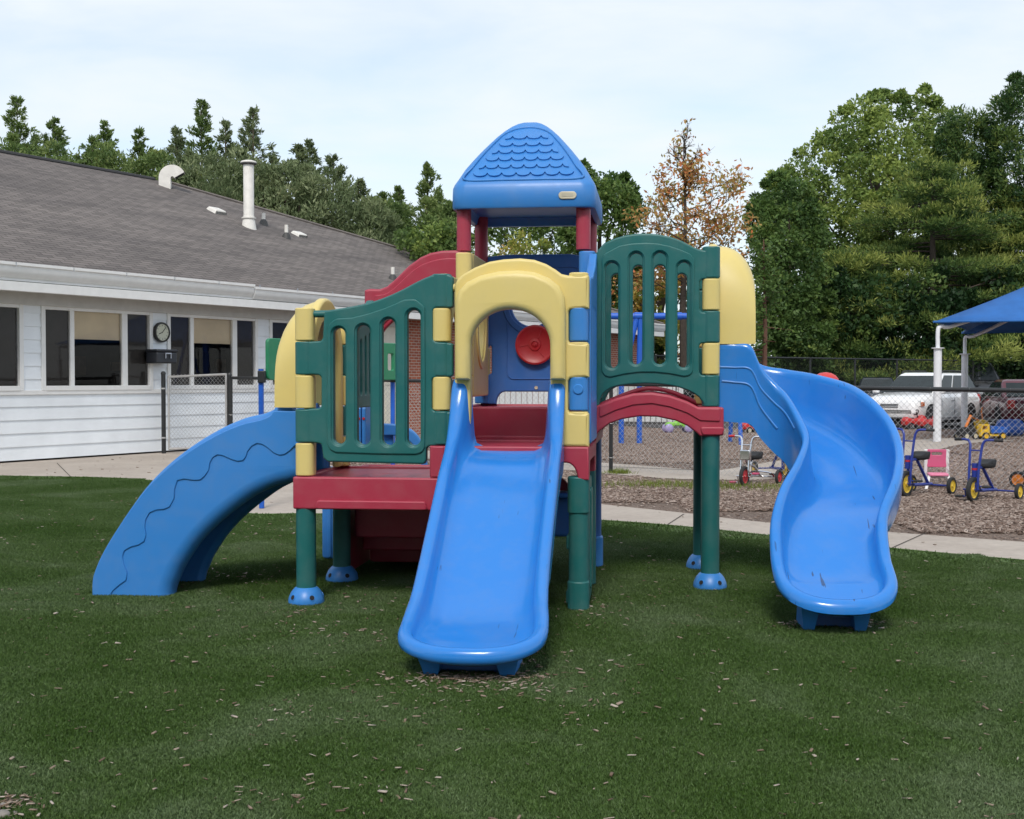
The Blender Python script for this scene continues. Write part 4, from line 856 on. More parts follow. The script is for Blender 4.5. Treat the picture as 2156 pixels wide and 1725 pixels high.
M_CAP = plain('ridge_cap', (.035, .035, .038), .8)
MB().tube([(S0 - .5, ridge_y, ridge_z), (hip_x * .97, ridge_y, ridge_z)], .07, 8).build('ridge_cap', M_CAP, roof)
hp = [Vector(B_1).lerp(Vector(C_), t) + Vector((0, 0, .03)) for t in np.linspace(0, 1, 12)]
MB().tube(hp, .04, 6).build('hip_cap', plain('hip_shingle', (.17, .15, .14), .9), roof)
# gutter and fascia in two lengths with a step at the seam
gs = hs_(534, 600, -.7)
prof_g = [(0, -.11), (-.03, -.10), (-.075, -.04), (-.10, .01), (-.105, .09), (-.13, .11), (-.13, .16), (-.11, .16), (-.11, .13), (0, .13)]
def gut(x0, x1, dz=0, nm='gutter'):
    MB().loft([[(x, eave_y + .0 + a, eave_z - .13 + b * 1.0 + dz) for a, b in prof_g] for x in (x0, x1)]).build(nm, M_TRIM, HOUSE, angle=30)
gut(S0 - .5, gs, .015); gut(gs + .02, corner_x + .05, -.03)
gb = MB()
for k in range(33):
    x = S0 + .4 + k * 1.22; gb.box(x - .012, x + .012, eave_y - .13, eave_y - .124, eave_z - .02, eave_z + .045)
gb.build('gutter_clip', plain('steel', (1, 1, 1)), HOUSE, smooth=False)
MB().box(S0 - .5, corner_x, eave_y, eave_y + .04, eave_z - .27, eave_z - .0).box(S0 - .5, corner_x + .0, eave_y - .05, eave_y + .08, eave_z - .45, eave_z - .285).build('fascia', M_TRIM, HOUSE, smooth=False, bevel=.006)
MB().box(corner_x, corner_x + .04, eave_y, yb, eave_z - .34, eave_z - .0).build('fascia', M_TRIM, HOUSE, smooth=False)
# roof fittings
SLP = (ridge_z - eave_z) / (ridge_y - eave_y)
def on_roof(px, py):
    lo, hi = -.6, 7.0
    for _ in range(40):
        m = (lo + hi) / 2; s, z = W(px, py, m)
        if z > eave_z + (m - eave_y) * SLP: lo = m
        else: hi = m
    m = (lo + hi) / 2; s, z = W(px, py, m); return Vector((s, m, z))
M_VENT = plain('vent_white', (.70, .68, .64), .5, var=.1, nscale=5)
def px_h(p, pxh):   # metres for a height in px at point p (house-local)
    w = B0 + DB * p.x + NB * p.y; return pxh * w.y / F_PX
c0 = on_roof(524, 478); h = px_h(c0, 136); r = px_h(c0, 11)
ch = MB().lathe([(0, -.1), (r * 1.5, -.12), (r * 1.2, .14), (r * 1.12, .2), (r * 1.35, .215), (r * 1.35, .25), (r * 1.1, .26), (r, .30), (r, h * .955), (r * .98, h * .96), (0, h * .96)], 28, tuple(c0)).build('chimney_pipe', M_VENT, roof)
MB().lathe([(0, h * .955), (r * 1.35, h * .955), (r * 1.5, h * .965), (r * 1.5, h * .975), (0, h * .976)], 28, tuple(c0)).build('chimney_collar', plain('dark_flashing', (.05, .05, .05), .6), ch)
MB().lathe([(0, h * .978), (r * 1.52, h * .978), (r * 1.55, h * .99), (r * 1.4, h * 1.005), (r * .8, h * 1.02), (0, h * 1.024)], 28, tuple(c0)).build('chimney_cap', M_VENT, ch)
for px, py, ph, pr in ((555, 473, 24, 4), (603, 501, 27, 4), (827, 589, 26, 4)):
    p = on_roof(px, py); hh = px_h(p, ph); rr = px_h(p, pr)
    v = MB().lathe([(0, 0), (rr, 0), (rr, hh), (rr * .8, hh), (rr * .8, hh * .9), (0, hh * .9)], 16, tuple(p)).build('vent_pipe', M_VENT, roof)
    MB().lathe([(0, -.1), (rr * 2.6, -.12), (rr * 2.0, .08), (rr * 1.15, .14), (0, .14)], 16, tuple(p)).build('rubber_boot', plain('dark_flashing', (1, 1, 1)), v)
def low_vent(px, py, wpx):
    p = on_roof(px, py); s = px_h(p, wpx) * .62; al = math.atan(SLP)
    ux = Vector((1, 0, 0)); uy = Vector((0, math.cos(al), math.sin(al))); uz = Vector((0, -math.sin(al), math.cos(al)))
    b = MB(); q = lambda a, c, d: p + ux * a * s + uy * c * s + uz * d * s
    b.add([q(-.75, -.6, -.1), q(.75, -.6, -.1), q(.75, .7, -.1), q(-.75, .7, -.1), q(-.62, -.5, .34), q(.62, -.5, .34), q(.6, .55, .30), q(-.6, .55, .30)], [(0, 3, 2, 1), (4, 5, 6, 7), (0, 1, 5, 4), (1, 2, 6, 5), (2, 3, 7, 6), (3, 0, 4, 7)])
    v = b.build('roof_vent', M_VENT, roof, bevel=.03)
    g = MB()
    for k in range(11):
        a = -.62 + k * .124; g.obox(q(a, -.575, .10), (ux, uy, uz), (.012 * s, .03 * s, .13 * s))
    g.build('vent_louvre', plain('dark_flashing', (1, 1, 1)), v, smooth=False)
low_vent(456, 447, 38); low_vent(630, 496, 32)
p = on_roof(364, 398); hh = px_h(p, 1.0)        # gooseneck duct
b = MB(); ax = Vector((.66, -.75, 0)); ay = Vector((.75, .66, 0)); w_ = hh * 25; Rr = hh * 15.5; base_h = hh * 34
path = [(-Rr, -.3), (-Rr, base_h * .55)] + [(-Rr * math.cos(t), base_h * .62 + Rr * math.sin(t)) for t in np.linspace(0, math.pi * .86, 14)]
rings = []
for i, (a, z) in enumerate(path):
    t = Vector(path[min(i + 1, len(path) - 1)]) - Vector(path[max(i - 1, 0)]); t.normalize(); n_ = Vector((-t.y, t.x)); c = p + ax * a + Vector((0, 0, z)); e = ax * n_.x + Vector((0, 0, n_.y))
    k = w_ * .48; rings.append([c - e * k - ay * k, c - e * k + ay * k, c + e * k + ay * k, c + e * k - ay * k])
gn = b.loft(rings).build('gooseneck_vent', M_VENT, roof, angle=40)
tz = rings[-1]; cen = sum(tz, Vector()) / 4; tn = (sum(rings[-1], Vector()) - sum(rings[-2], Vector())).normalized()
MB().poly([cen + (q - cen) * .86 + tn * .004 for q in tz]).build('vent_mouth_shade', M_DARK, gn, smooth=False)  # black sheet on the closed duct end stands for shade inside
# clock and black box on the wall
def to_house(s, y, z): return B0 + DB * s + NB * y + Vector((0, 0, z))
RZ = math.atan2(DB.y, DB.x)
s, z = W(339, 700, -.06); CK = empty('wall_clock', to_house(s, -.045, z), RZ); tag(CK, 'round black rimmed clock with a cream face between two windows', 'clock')
MB().lathe([(0, 0), (.205, 0), (.21, -.04), (.20, -.07), (.175, -.075), (.170, -.05), (0, -.05)], 36, (0, 0, 0), 'y').build('clock_case', plain('black_rim', (.02, .02, .018), .4), CK)
MB().lathe([(0, -.05), (.170, -.05), (.170, -.055), (0, -.055)], 36, (0, 0, 0), 'y').build('clock_face', plain('clock_cream', (.55, .56, .45), .5, var=.04), CK)
hm = MB()
for a, L in ((-112, .10), (42, .14)):
    a = math.radians(a); hm.obox((math.sin(a) * L * .45, -.060, math.cos(a) * L * .45), ((math.sin(a), 0, math.cos(a)), (0, 1, 0), (math.cos(a), 0, -math.sin(a))), (L * .55, .002, .006))
hm.build('clock_hands', M_DARK, CK, smooth=False)
for k in range(12):
    nm = MB(); a = k * math.pi / 6; nm.obox((math.sin(a) * .14, -.057, math.cos(a) * .14), ((math.sin(a), 0, math.cos(a)), (0, 1, 0), (math.cos(a), 0, -math.sin(a))), (.014, .002, .005))
    nm.build('hour_mark', plain('grey_ink', (.15, .15, .13), .6), CK, smooth=False)
s, z = W(346, 752, -.3); BX = empty('storage_box', to_house(s, -.05, z), RZ); tag(BX, 'black plastic box with a silver latch mounted under the clock', 'box')
MB().box(-.27, .27, -.34, 0, -.13, .10).build('box_body', plain('black_plastic', (.02, .023, .03), .4), BX, bevel=.03, seg=3)
MB().box(-.285, .285, -.355, .0, .103, .155).build('box_lid', plain('black_plastic', (1, 1, 1)), BX, bevel=.02, seg=3)
MB().box(-.08, .08, -.375, -.342, .06, .085).box(-.08, -.06, -.37, -.342, -.03, .06).box(.06, .08, -.37, -.342, -.03, .06).build('latch', plain('steel', (1, 1, 1)), BX, smooth=False)

# ================================================================== FENCES
M_BLACKP = plain('black_coated_steel', (.018, .020, .022), .45, var=.1); M_GALV = plain('galvanised_steel', (.50, .50, .50), .45, .6, var=.15)
def link_mesh(A, B, z0, zA, zB, pitch, r, mat, parent, name='wire_mesh', skew=1.0, twist=True):
    A, B = Vector(A), Vector(B); L = (B - A).length; e = (B - A) / L; nrm = Vector((-e.y, e.x, 0)); Hh = max(zA, zB) - z0; hp_ = pitch * skew
    segsA = []
    n = int((L + Hh) / pitch) + 2
    def clip(s0_, dirn):
        pts = []; k = 0
        while True:
            z = k * hp_ / 2; s = s0_ + dirn * k * pitch / 2
            if z > Hh + hp_ / 2: break
            pts.append((s, z)); k += 1
        return pts
    V, F = [], []
    for dirn in (1, -1):
        for i in range(-int(Hh / hp_) - 3 if dirn == 1 else 0, int(L / pitch) + (1 if dirn == 1 else int(Hh / hp_) + 3)):
            pts = clip(i * pitch, dirn)
            run = []
            for k, (s, z) in enumerate(pts):
                zt = (zA + (zB - zA) * s / L) - z0
                if -.001 <= s <= L + .001 and z <= zt + .01: run.append((s, min(z, zt), k))
            if len(run) < 2: continue
            b = len(V)
            a0, a1 = Vector(run[0][:2]), Vector(run[-1][:2]); dd = (a1 - a0).normalized(); pr = Vector((-dd.y, dd.x)) * r
            for q in (run[0], run[-1]):
                for ang in range(3):
                    c, s_ = math.cos(ang * 2.094), math.sin(ang * 2.094); off = r * s_ + dirn * r * .9
                    P = A + e * (q[0] + pr.x * c) + Vector((0, 0, z0 + q[1] + pr.y * c)) + nrm * off; V.append(tuple(P))
            F += [(b + a, b + (a + 1) % 3, b + 3 + (a + 1) % 3, b + 3 + a) for a in range(3)]
    return from_data(name, V, F, mat, parent, False)
fa, fb = Vector((-5.58, 24.60, 0)), Vector((9.6, 14.55, 0)); zfa, zfb = 1.53, 1.31
FN = empty('chain_link_fence', fa); tag(FN, 'low chain link fence with black top rail running behind the play set', 'fence'); rel = -fa
def L_(p): return Vector(p) + rel
dirf = (fb - fa).normalized(); LF = (fb - fa).length
link_mesh(L_(fa), L_(fb), .03, zfa - .02, zfb - .02, .082, .0026, M_GALV, FN, skew=1.05)
MB().tube([L_(fa) + Vector((0, 0, zfa)), L_(fb) + Vector((0, 0, zfb))], .031, 12).build('top_rail', M_BLACKP, FN)
tpost = [0.0, .33, ((G(865, 912) - fa).dot(dirf)) / LF, (G(1288, 995) - fa).dot(dirf) / LF, .86, 1.0]
tpost[2] = .30
tpost = [0.0, .30, (G(1288, 995) - fa).dot(dirf) / LF, 1.0]
for t in tpost:
    p = L_(fa + dirf * LF * t) + Vector((-dirf.y, dirf.x, 0)) * -.04; zt = zfa + (zfb - zfa) * t
    q = MB().tube([p, p + Vector((0, 0, zt - .01))], .032, 12).build('fence_post', M_BLACKP, FN)
    for zz in (.25, .8): MB().tube([p + Vector((.04 * math.cos(a), .04 * math.sin(a), zz + .01 * math.sin(a))) for a in np.linspace(0, 6.28, 12)], .004, 5).build('wire_tie', M_GALV, q)
tw = MB()
for t in np.linspace(.03, .98, 34):
    p = L_(fa + dirf * LF * t) + Vector((0, 0, zfa + (zfb - zfa) * t)); nn = Vector((-dirf.y, dirf.x, 0)); tw.tube([p + nn * .028 * math.cos(a) + Vector((0, 0, .028 * math.sin(a) )) for a in np.linspace(0, 6.28, 9)], .004, 4)
tw.build('rail_ties', M_GALV, FN)
# gate between two black posts
ga, gb_ = G(345, 954.5), Vector((-5.58, 24.60, 0))
for k, (p, lab, zt) in enumerate(((ga, 'black round gate post against the white wall', 1.63), (gb_ + Vector((-.07, .05, 0)), 'black round gate post with latch where the fence begins', 1.60))):
    GPST = empty('gate_post', p); tag(GPST, lab, 'post', 'black gate posts')
    MB().lathe([(0, 0), (.045, 0), (.045, zt - .03), (.05, zt - .03), (.05, zt), (.03, zt + .03), (0, zt + .035)], 16).build('post_tube', M_BLACKP, GPST)
    MB().lathe([(0, 0), (.052, 0), (.052, .03), (0, .03)], 16, (0, 0, .30)).lathe([(0, 0), (.052, 0), (.052, .03), (0, .03)], 16, (0, 0, 1.30)).build('hinge_band', M_GALV if k == 0 else M_BLACKP, GPST)
gd = (gb_ - ga); gL = gd.length; gd.normalize(); GT = empty('chain_link_gate', ga + gd * .12); tag(GT, 'galvanised chain link gate sagging between two black posts', 'gate')
g0, g1 = Vector((0, 0, 0)), gd * (gL - .26)
up = lambda v, z: v + Vector((0, 0, z))
for a, b in ((up(g0, .08), up(g0, 1.56)), (up(g1, .14), up(g1, 1.62)), (up(g0, 1.55), up(g1, 1.60)), (up(g0, .09), up(g1, .15))):
    MB().tube([a, b], .024, 12).build('gate_frame', M_GALV, GT)
link_mesh(g0, g1, .10, 1.60, 1.64, .082, .0026, M_GALV, GT, skew=1.05)
# tall black fence at the back of the parking lot
ta, tb = AT(1380, 800, 47), AT(2420, 800, 70); ta.z = tb.z = 0
TF = empty('chain_link_fence', ta); tag(TF, 'tall black chain link fence behind the parked cars', 'fence'); dt = (tb - ta).normalized(); LT = (tb - ta).length
link_mesh((0, 0, 0), tb - ta, .05, 2.36, 2.36, .16, .004, M_BLACKP, TF)
MB().tube([(0, 0, 2.40), tb - ta + Vector((0, 0, 2.40))], .035, 8).build('top_rail', M_BLACKP, TF)
MB().tube([(0, 0, 1.2), tb - ta + Vector((0, 0, 1.2))], .02, 6).build('middle_rail', M_BLACKP, TF)
k = 0
while k * 3.0 < LT:
    p = dt * k * 3.0; MB().tube([p, p + Vector((0, 0, 2.44))], .045, 8).build('fence_post', M_BLACKP, TF); k += 1
# near picket fence in front of the brick wall
pa_, pb_ = AT(975, 800, 29), AT(1232, 800, 27); pa_.z = pb_.z = 0
PF = empty('picket_fence', pa_); tag(PF, 'white close boarded fence seen below the blue back wall of the tower', 'fence'); dp = (pb_ - pa_).normalized(); LP = (pb_ - pa_).length; np_ = Vector((-dp.y, dp.x, 0))
pk = MB(); k = 0
while k * .155 < LP:
    pk.obox(dp * (k * .155 + .065) + Vector((0, 0, .64)), (dp, np_, Vector((0, 0, 1))), (.064, .012, .60)); k += 1
pk.build('fence_boards', plain('white_board', (.62, .64, .65), .6, var=.1, nscale=2), PF, smooth=False)
MB().obox(dp * LP / 2 + np_ * .04 + Vector((0, 0, .3)), (dp, np_, Vector((0, 0, 1))), (LP / 2, .03, .04)).obox(dp * LP / 2 + np_ * .04 + Vector((0, 0, .9)), (dp, np_, Vector((0, 0, 1))), (LP / 2, .03, .04)).build('fence_rail', plain('white_board', (1, 1, 1)), PF, smooth=False)
# white board fence
wa, wb = AT(985, 800, 44), AT(1436, 800, 41.5); wa.z = wb.z = 0
WF = empty('board_fence', wa); tag(WF, 'white vertical board fence far behind the bridge', 'fence'); dw = (wb - wa).normalized(); LWF = (wb - wa).length; nw = Vector((-dw.y, dw.x, 0))
k = 0; M_BOARD = plain('white_board', (.62, .64, .65), .6, var=.1, nscale=2); bb_ = MB()
while k * .19 < LWF:
    bb_.obox(dw * (k * .19 + .085) + Vector((0, 0, .66)), (dw, nw, Vector((0, 0, 1))), (.078, .012, .60)); k += 1
bb_.build('fence_boards', M_BOARD, WF, smooth=False)
MB().obox(dw * LWF / 2 + nw * .05 + Vector((0, 0, .35)), (dw, nw, Vector((0, 0, 1))), (LWF / 2, .03, .05)).obox(dw * LWF / 2 + nw * .05 + Vector((0, 0, 1.05)), (dw, nw, Vector((0, 0, 1))), (LWF / 2, .03, .05)).obox(dw * LWF / 2 + nw * .09 + Vector((0, 0, .65)), (dw, nw, Vector((0, 0, 1))), (LWF / 2, .005, .6)).build('fence_rail', plain('shaded_board', (.25, .25, .25), .7), WF, smooth=False)  # shade put into the grey of rails and a sheet backing the gaps
MB().obox(dw * LWF / 2 + Vector((0, 0, .0)), (dw, nw, Vector((0, 0, 1))), (LWF / 2, .08, .05)).build('fence_kerb', plain('dark_kerb', (.07, .07, .07), .8), WF, smooth=False)

# ================================================================== SMALL THINGS
M_STEEL = plain('steel', (1, 1, 1)); M_CHROME = plain('chrome', (.72, .72, .74), .12, 1, var=.03)
M_RUB = plain('rubber', (.022, .023, .025), .75); M_HUBY = plain('yellow_hub', (.62, .42, .03), .45); M_HUBR = plain('red_hub', (.45, .02, .03), .45)
M_TBLUE = plain('blue_frame_paint', (.015, .035, .25), .35); M_PBLUE = plain('blue_post_paint', (.012, .10, .50), .4, var=.1)
# green board between two blue posts, behind the arched slide
p1, p2_ = G(551, 1070), AT(827, 900, 16.5); p2_.z = 0
GB = empty('play_board', p1); tag(GB, 'green plastic board with a handle cut-out on two blue posts behind the arched slide', 'play board')
db = (p2_ - p1).normalized(); Lb = (p2_ - p1).length; nb = Vector((-db.y, db.x, 0))
for t in (0, 1):
    q = db * Lb * t; MB().tube([q, q + Vector((0, 0, 1.62))], .031, 14).build('post', M_PBLUE, GB)
    MB().box(q.x - .03, q.x + .06, q.y - .06, q.y + .0, 1.46, 1.60).build('clamp', M_BLACKP, GB, bevel=.01)
vs, fs = plate_mesh(fillet([(-.02, 1.49), (Lb + .02, 1.49), (Lb + .02, 1.98), (-.02, 1.98)], .06, 5), [slot(.14, .26, 1.62, 1.84, .02, 3), slot(Lb - .26, Lb - .14, 1.62, 1.84, .02, 3)], 'v', -.06, .05, .012)
vs = [db * (v[0] + .05) + nb * v[1] + Vector((0, 0, v[2])) for v in vs]
me = bpy.data.meshes.new('board'); me.from_pydata([tuple(v) for v in vs], [], fs); me.update(); finish(bpy.data.objects.new('board', me), plastic('mid_green_plastic', (.012, .20, .09), .4, .1), GB, True, 40, True)
# blue arched ladder behind the left deck of the play set
o_ = SV([(806, 892), (825, 893), (845, 896), (862, 903), (876, 914), (886, 930), (896, 960), (902, 1000)], 2.25); i_ = SV([(890, 1000), (884, 965), (872, 940), (855, 925), (835, 918), (806, 918)], 2.25)
plate('arched_ladder', [tuple(p) for p in crm(o_, 24)] + [tuple(p) for p in crm(i_, 20)], [], 'v', 2.27, .06, .014, M_BLUE, PS)
plate('arched_ladder_panel', fillet(SV([(806, 912), (828, 912), (828, 946), (806, 946)], 2.3), .02, 3), [], 'v', 2.32, .05, .01, M_BLUE, PS)

def wheel(parent, c, R, w, hub, ax=(0, 1, 0), name='wheel'):
    ax = Vector(ax).normalized(); q = ax.to_track_quat('Z', 'Y').to_matrix(); c = Vector(c)
    def tr(b): b.v = [tuple(c + q @ Vector(v)) for v in b.v]; return b
    h = w / 2; ty = tr(MB().lathe([(R * .68, -h * .8), (R * .9, -h), (R * .985, -h * .7), (R, 0), (R * .985, h * .7), (R * .9, h), (R * .68, h * .8), (R * .66, 0)], 30))
    # remove caps of the tyre ring
    n = 30; ty.f = ty.f[:-2]; m = 8; ty.f += [((m - 1) * n + k, (m - 1) * n + (k + 1) % n, (k + 1) % n, k) for k in range(n)]
    t = ty.build(name, M_RUB, parent)
    tr(MB().lathe([(0, -h * .75), (R * .16, -h * .8), (R * .2, -h * .35), (R * .6, -h * .3), (R * .68, -h * .7), (R * .7, -h * .7), (R * .7, h * .7), (R * .68, h * .7), (R * .6, h * .3), (R * .2, h * .35), (R * .16, h * .8), (0, h * .75)], 30)).build('hub', hub, t)
    return t
def trike(loc, head, label, frame, hub, R1, R2, wb, track, hh, seatm, grip, chrome=False, pedal=None):
    T = empty('tricycle', loc, head); tag(T, label, 'tricycle', 'tricycles parked on the mulch')
    fr = M_CHROME if chrome else frame
    wheel(T, (0, 0, R1), R1, R1 * .34, hub)
    for s in (-1, 1): wheel(T, (-wb, s * track / 2, R2), R2, R2 * .42, hub)
    MB().tube([(-wb, -track / 2 + .02, R2), (-wb, track / 2 - .02, R2)], .011, 8).tube([(0, -.12, R1), (0, .12, R1)], .01, 8).build('axle', fr, T)
    zt = hh; zs = hh * .56
    b = MB()
    for s in (-1, 1):
        b.tube([(0, s * .055, R1), (-.03, s * .06, zs), (-.075, s * .07, zt * .84)] + [tuple(p) for p in crm([(-.09, s * .075, zt * .92), (-.10, s * .10, zt * .985), (-.115, s * .15, zt), (-.135, s * .20, zt)], 8)], .0155, 10)
    b.tube([(-.072, -.066, zt * .83), (-.072, .066, zt * .83)], .009, 8)
    b.build('handlebar', fr, T)
    for s in (-1, 1): MB().tube([(-.135, s * .20, zt), (-.16, s * .30, zt - .005)], .018, 12).build('grip', grip, T)
    st = (-wb * .55, 0, hh * .58)
    if chrome:
        MB().box(-.075, -.0, -.075, .075, zs - .02, zs + .12).build('head_block', M_CHROME, T, bevel=.012)
        MB().tube([tuple(p) for p in crm([(-.06, 0, zs - .03), (-.14, 0, zs - .10), (-.22, 0, zs - .10), (-wb * .6, 0, zs - .15), (-wb * .85, 0, zs - .26), (-wb, 0, R2)], 20)], .017, 12).build('frame', M_CHROME, T)
        MB().tube([(-.2, 0, zs - .1), (-wb * .5, 0, hh * .58)], .014, 10).tube([tuple(p) for p in crm([(-wb * .72, 0, zs - .2), (-wb * .9, -track * .28, R2 + .06), (-wb, -track * .36, R2)], 8)], .013, 8).tube([tuple(p) for p in crm([(-wb * .72, 0, zs - .2), (-wb * .9, track * .28, R2 + .06), (-wb, track * .36, R2)], 8)], .013, 8).build('seat_post', M_CHROME, T)
    else:
        MB().tube([(-.05, 0, zs - .12), (-.05, 0, zs + .05)], .035, 14).build('steering_head', frame, T)
        MB().tube([(-.05, 0, zs - .033), (-.05, 0, zs - .008)], .0365, 14).build('red_band', M_HUBR, T)
        MB().tube([(-.06, 0, zs - .08), (-.03 - .02, 0, R1 * 1.1), (-.05, 0, R1 * .9)], .018, 10).tube([(-.05, 0, R1 * .88), (-wb, 0, R2 + .01)], .021, 10).tube([(-wb * .42, 0, zs - .02), (-wb * .86, 0, R2 + .03)], .020, 10).tube([(-.06, 0, zs - .02), (-wb * .42, 0, zs - .01)], .016, 10).build('frame', frame, T)
        MB().tube([(-.065, -.075, zs + .03), (-.065, .075, zs + .03)], .006, 6).tube([(-.05, -.075, zs - .11), (-.05, .075, zs - .11)], .006, 6).build('crossbar', frame, T)
    sv = MB(); sw, sl = .105, .15
    rg = []
    for k, (kk, z) in enumerate(((.55, -.04), (.9, -.03), (1, 0), (.97, .02), (.7, .012))):
        rg.append([(st[0] + .0 + sl * kk * math.cos(a), sw * kk * math.sin(a) * (1 - .25 * math.cos(a)), st[2] + z + (.045 if math.cos(a) < -.3 and k > 1 else 0)) for a in np.linspace(0, 2 * math.pi, 21)[:-1]])
    sv.loft(rg).build('seat', seatm, T, angle=60)
    for s in (-1, 1):
        cz = R1 + s * .07; cxp = .05 * s; MB().tube([(0, s * .10, R1), (cxp, s * .11, cz - .02), (cxp, s * .15, cz - .02)], .008, 8).build('crank', fr, T)
        MB().box(cxp - .045, cxp + .045, s * .19 - .045, s * .19 + .045, cz - .035, cz - .008).build('pedal', pedal or M_RUB, T, bevel=.009)
    return T
M_GRIPR = plain('red_grip', (.55, .03, .04), .5); M_PINK = plain('pink_pedal', (.45, .06, .14), .5)
def hd(f, r): return math.atan2(f[1] - r[1], f[0] - r[0])
a = G(1567, 1025); trike(a, hd((-.56, -.83), (0, 0)), 'chrome tricycle with red hubs and red grips by the fence', M_CHROME, M_HUBR, .145, .105, .64, .50, .70, M_RUB, M_GRIPR, True, M_PINK)
a = G(1907, 1047); trike(a, hd((-.70, -.72), (0, 0)), 'blue tricycle with yellow hubs partly behind the twisting slide', M_TBLUE, M_HUBY, .17, .115, .72, .55, .86, M_RUB, M_RUB)
a = G(2048, 1058); trike(a, hd((-.70, -.72), (0, 0)), 'blue tricycle with yellow hubs nearest the right edge of the photo', M_TBLUE, M_HUBY, .155, .105, .68, .58, .76, M_RUB, M_RUB)
a = G(2235, 1030); trike(a, hd((6.9, 16.6), (6.9, 17.3)) + .9, 'tricycle with orange hubs cut off by the right edge', plain('orange_frame', (.6, .16, .02), .4), plain('orange_hub', (.65, .2, .02), .4), .15, .12, .5, .5, .55, M_RUB, M_RUB)
a = G(1655, 1008); trike(a, hd((a.x, a.y), (4.1, 18.9)), 'tricycle hidden behind the twisting slide with one dark grip showing', M_TBLUE, M_HUBY, .155, .11, .7, .5, .80, M_RUB, M_RUB)
# small chair
a = G(1972, 1028); CH = empty('toy_chair', a, math.radians(-12)); tag(CH, 'small pink and white plastic chair between two blue tricycles', 'chair')
M_PK = plastic('pink_plastic', (.55, .09, .20), .45, .1); M_PK2 = plastic('light_pink_plastic', (.75, .22, .36), .45, .1); M_WP = plastic('white_plastic', (.70, .70, .70), .45, .05)
plate('backrest', fillet([(-.135, .29), (.135, .29), (.145, .535), (-.145, .535)], .03, 4), [slot(-.07, .07, .455, .495)], 'v', .02, .03, .009, M_PK, CH)
plate('seat', slot(-.13, .13, -.26, .02, .04, 4), [], 'z', .20, .035, .012, M_PK2, CH)
for s in (-1, 1):
    MB().loft([[(s * (x - .022), y - .02, z), (s * (x + .022), y - .02, z), (s * (x + .022), y + .02, z), (s * (x - .022), y + .02, z)] for x, y, z in ((.19, .12, 0), (.16, .07, .1), (.145, .03, .22), (.14, .02, .40), (.145, .02, .52), (.14, .02, .535))]).build('back_leg', M_WP, CH, bevel=.008)
    MB().loft([[(s * (x - .02), y - .02, z), (s * (x + .02), y - .02, z), (s * (x + .02), y + .02, z), (s * (x - .02), y + .02, z)] for x, y, z in ((.18, -.33, 0), (.15, -.28, .1), (.12, -.2, .19))]).build('front_leg', M_WP, CH, bevel=.008)
MB().tube([(-.14, .03, .16), (.14, .03, .16)], .02, 8).build('crossbar', M_WP, CH)

# toys further back
def blob(b, c, r, n=12):
    c = Vector(c); pr = [(math.sin(t) * 1.0, -math.cos(t)) for t in np.linspace(.05, math.pi - .05, 9)]
    t = MB().lathe(pr, n); b.add([(c.x + v[0] * r[0], c.y + v[1] * r[1], c.z + v[2] * r[2]) for v in t.v], t.f); return b
def ride_on(loc, head, label, bodym, hub, s=1.0, wheelm=None):
    T = empty('ride_on_toy', loc, head); tag(T, label, 'toy car')
    prof = [(-.30, .10), (-.32, .22), (-.25, .30), (-.12, .26), (-.02, .24), (.10, .28), (.20, .34), (.29, .26), (.32, .14), (.28, .08)]
    plate('body', [(x * s, z * s) for x, z in fillet(prof, .03, 3)], [], 'v', 0, .22 * s, .05 * s, bodym, T, angle=60)
    MB().tube([(.10 * s, 0, .28 * s), (.05 * s, 0, .40 * s)], .014 * s, 8).tube([(.05 * s + .07 * s * math.cos(a) * .4, .075 * s * math.sin(a), .40 * s + .07 * s * math.cos(a) * .8) for a in np.linspace(0, 2 * math.pi, 15)[:-1]], .012 * s, 6, closed=True).build('steering_wheel', M_RUB, T)
    for x in (-.2, .2):
        for y in (-1, 1): wheel(T, (x * s, y * .14 * s, .085 * s), .085 * s, .06 * s, hub)
    return T
M_LIME = plastic('lime_plastic', (.22, .55, .06), .4, .05); M_LILAC = plastic('lilac_plastic', (.36, .30, .55), .4, .05); M_TYEL = plastic('toy_yellow_plastic', (.72, .45, .02), .4, .05); M_TRED = plastic('toy_red_plastic', (.55, .03, .03), .4, .05)
M_TB2 = plastic('toy_blue_plastic', (.02, .12, .50), .4, .05)
def px_toy(x, y): g = G(x, y); return g
# green buggy with lilac wheels
a = G(1426, 912); BG = empty('toy_buggy', a, math.radians(6)); tag(BG, 'lime green toy buggy with big lilac wheels seen under the bridge', 'toy car')
plate('body', fillet([(-.36, .22), (-.30, .30), (-.1, .31), (.02, .36), (.18, .30), (.34, .26), (.36, .17), (.2, .13), (.1, .2), (-.1, .2), (-.2, .12)], .03, 3), [], 'v', 0, .24, .04, M_LIME, BG, angle=60)
for x in (-.27, .29):
    for y in (-1, 1): 
        w_ = MB(); blob(w_, (x, y * .17, .135), (.13, .075, .13), 14); w_.build('wheel', M_LILAC, BG)
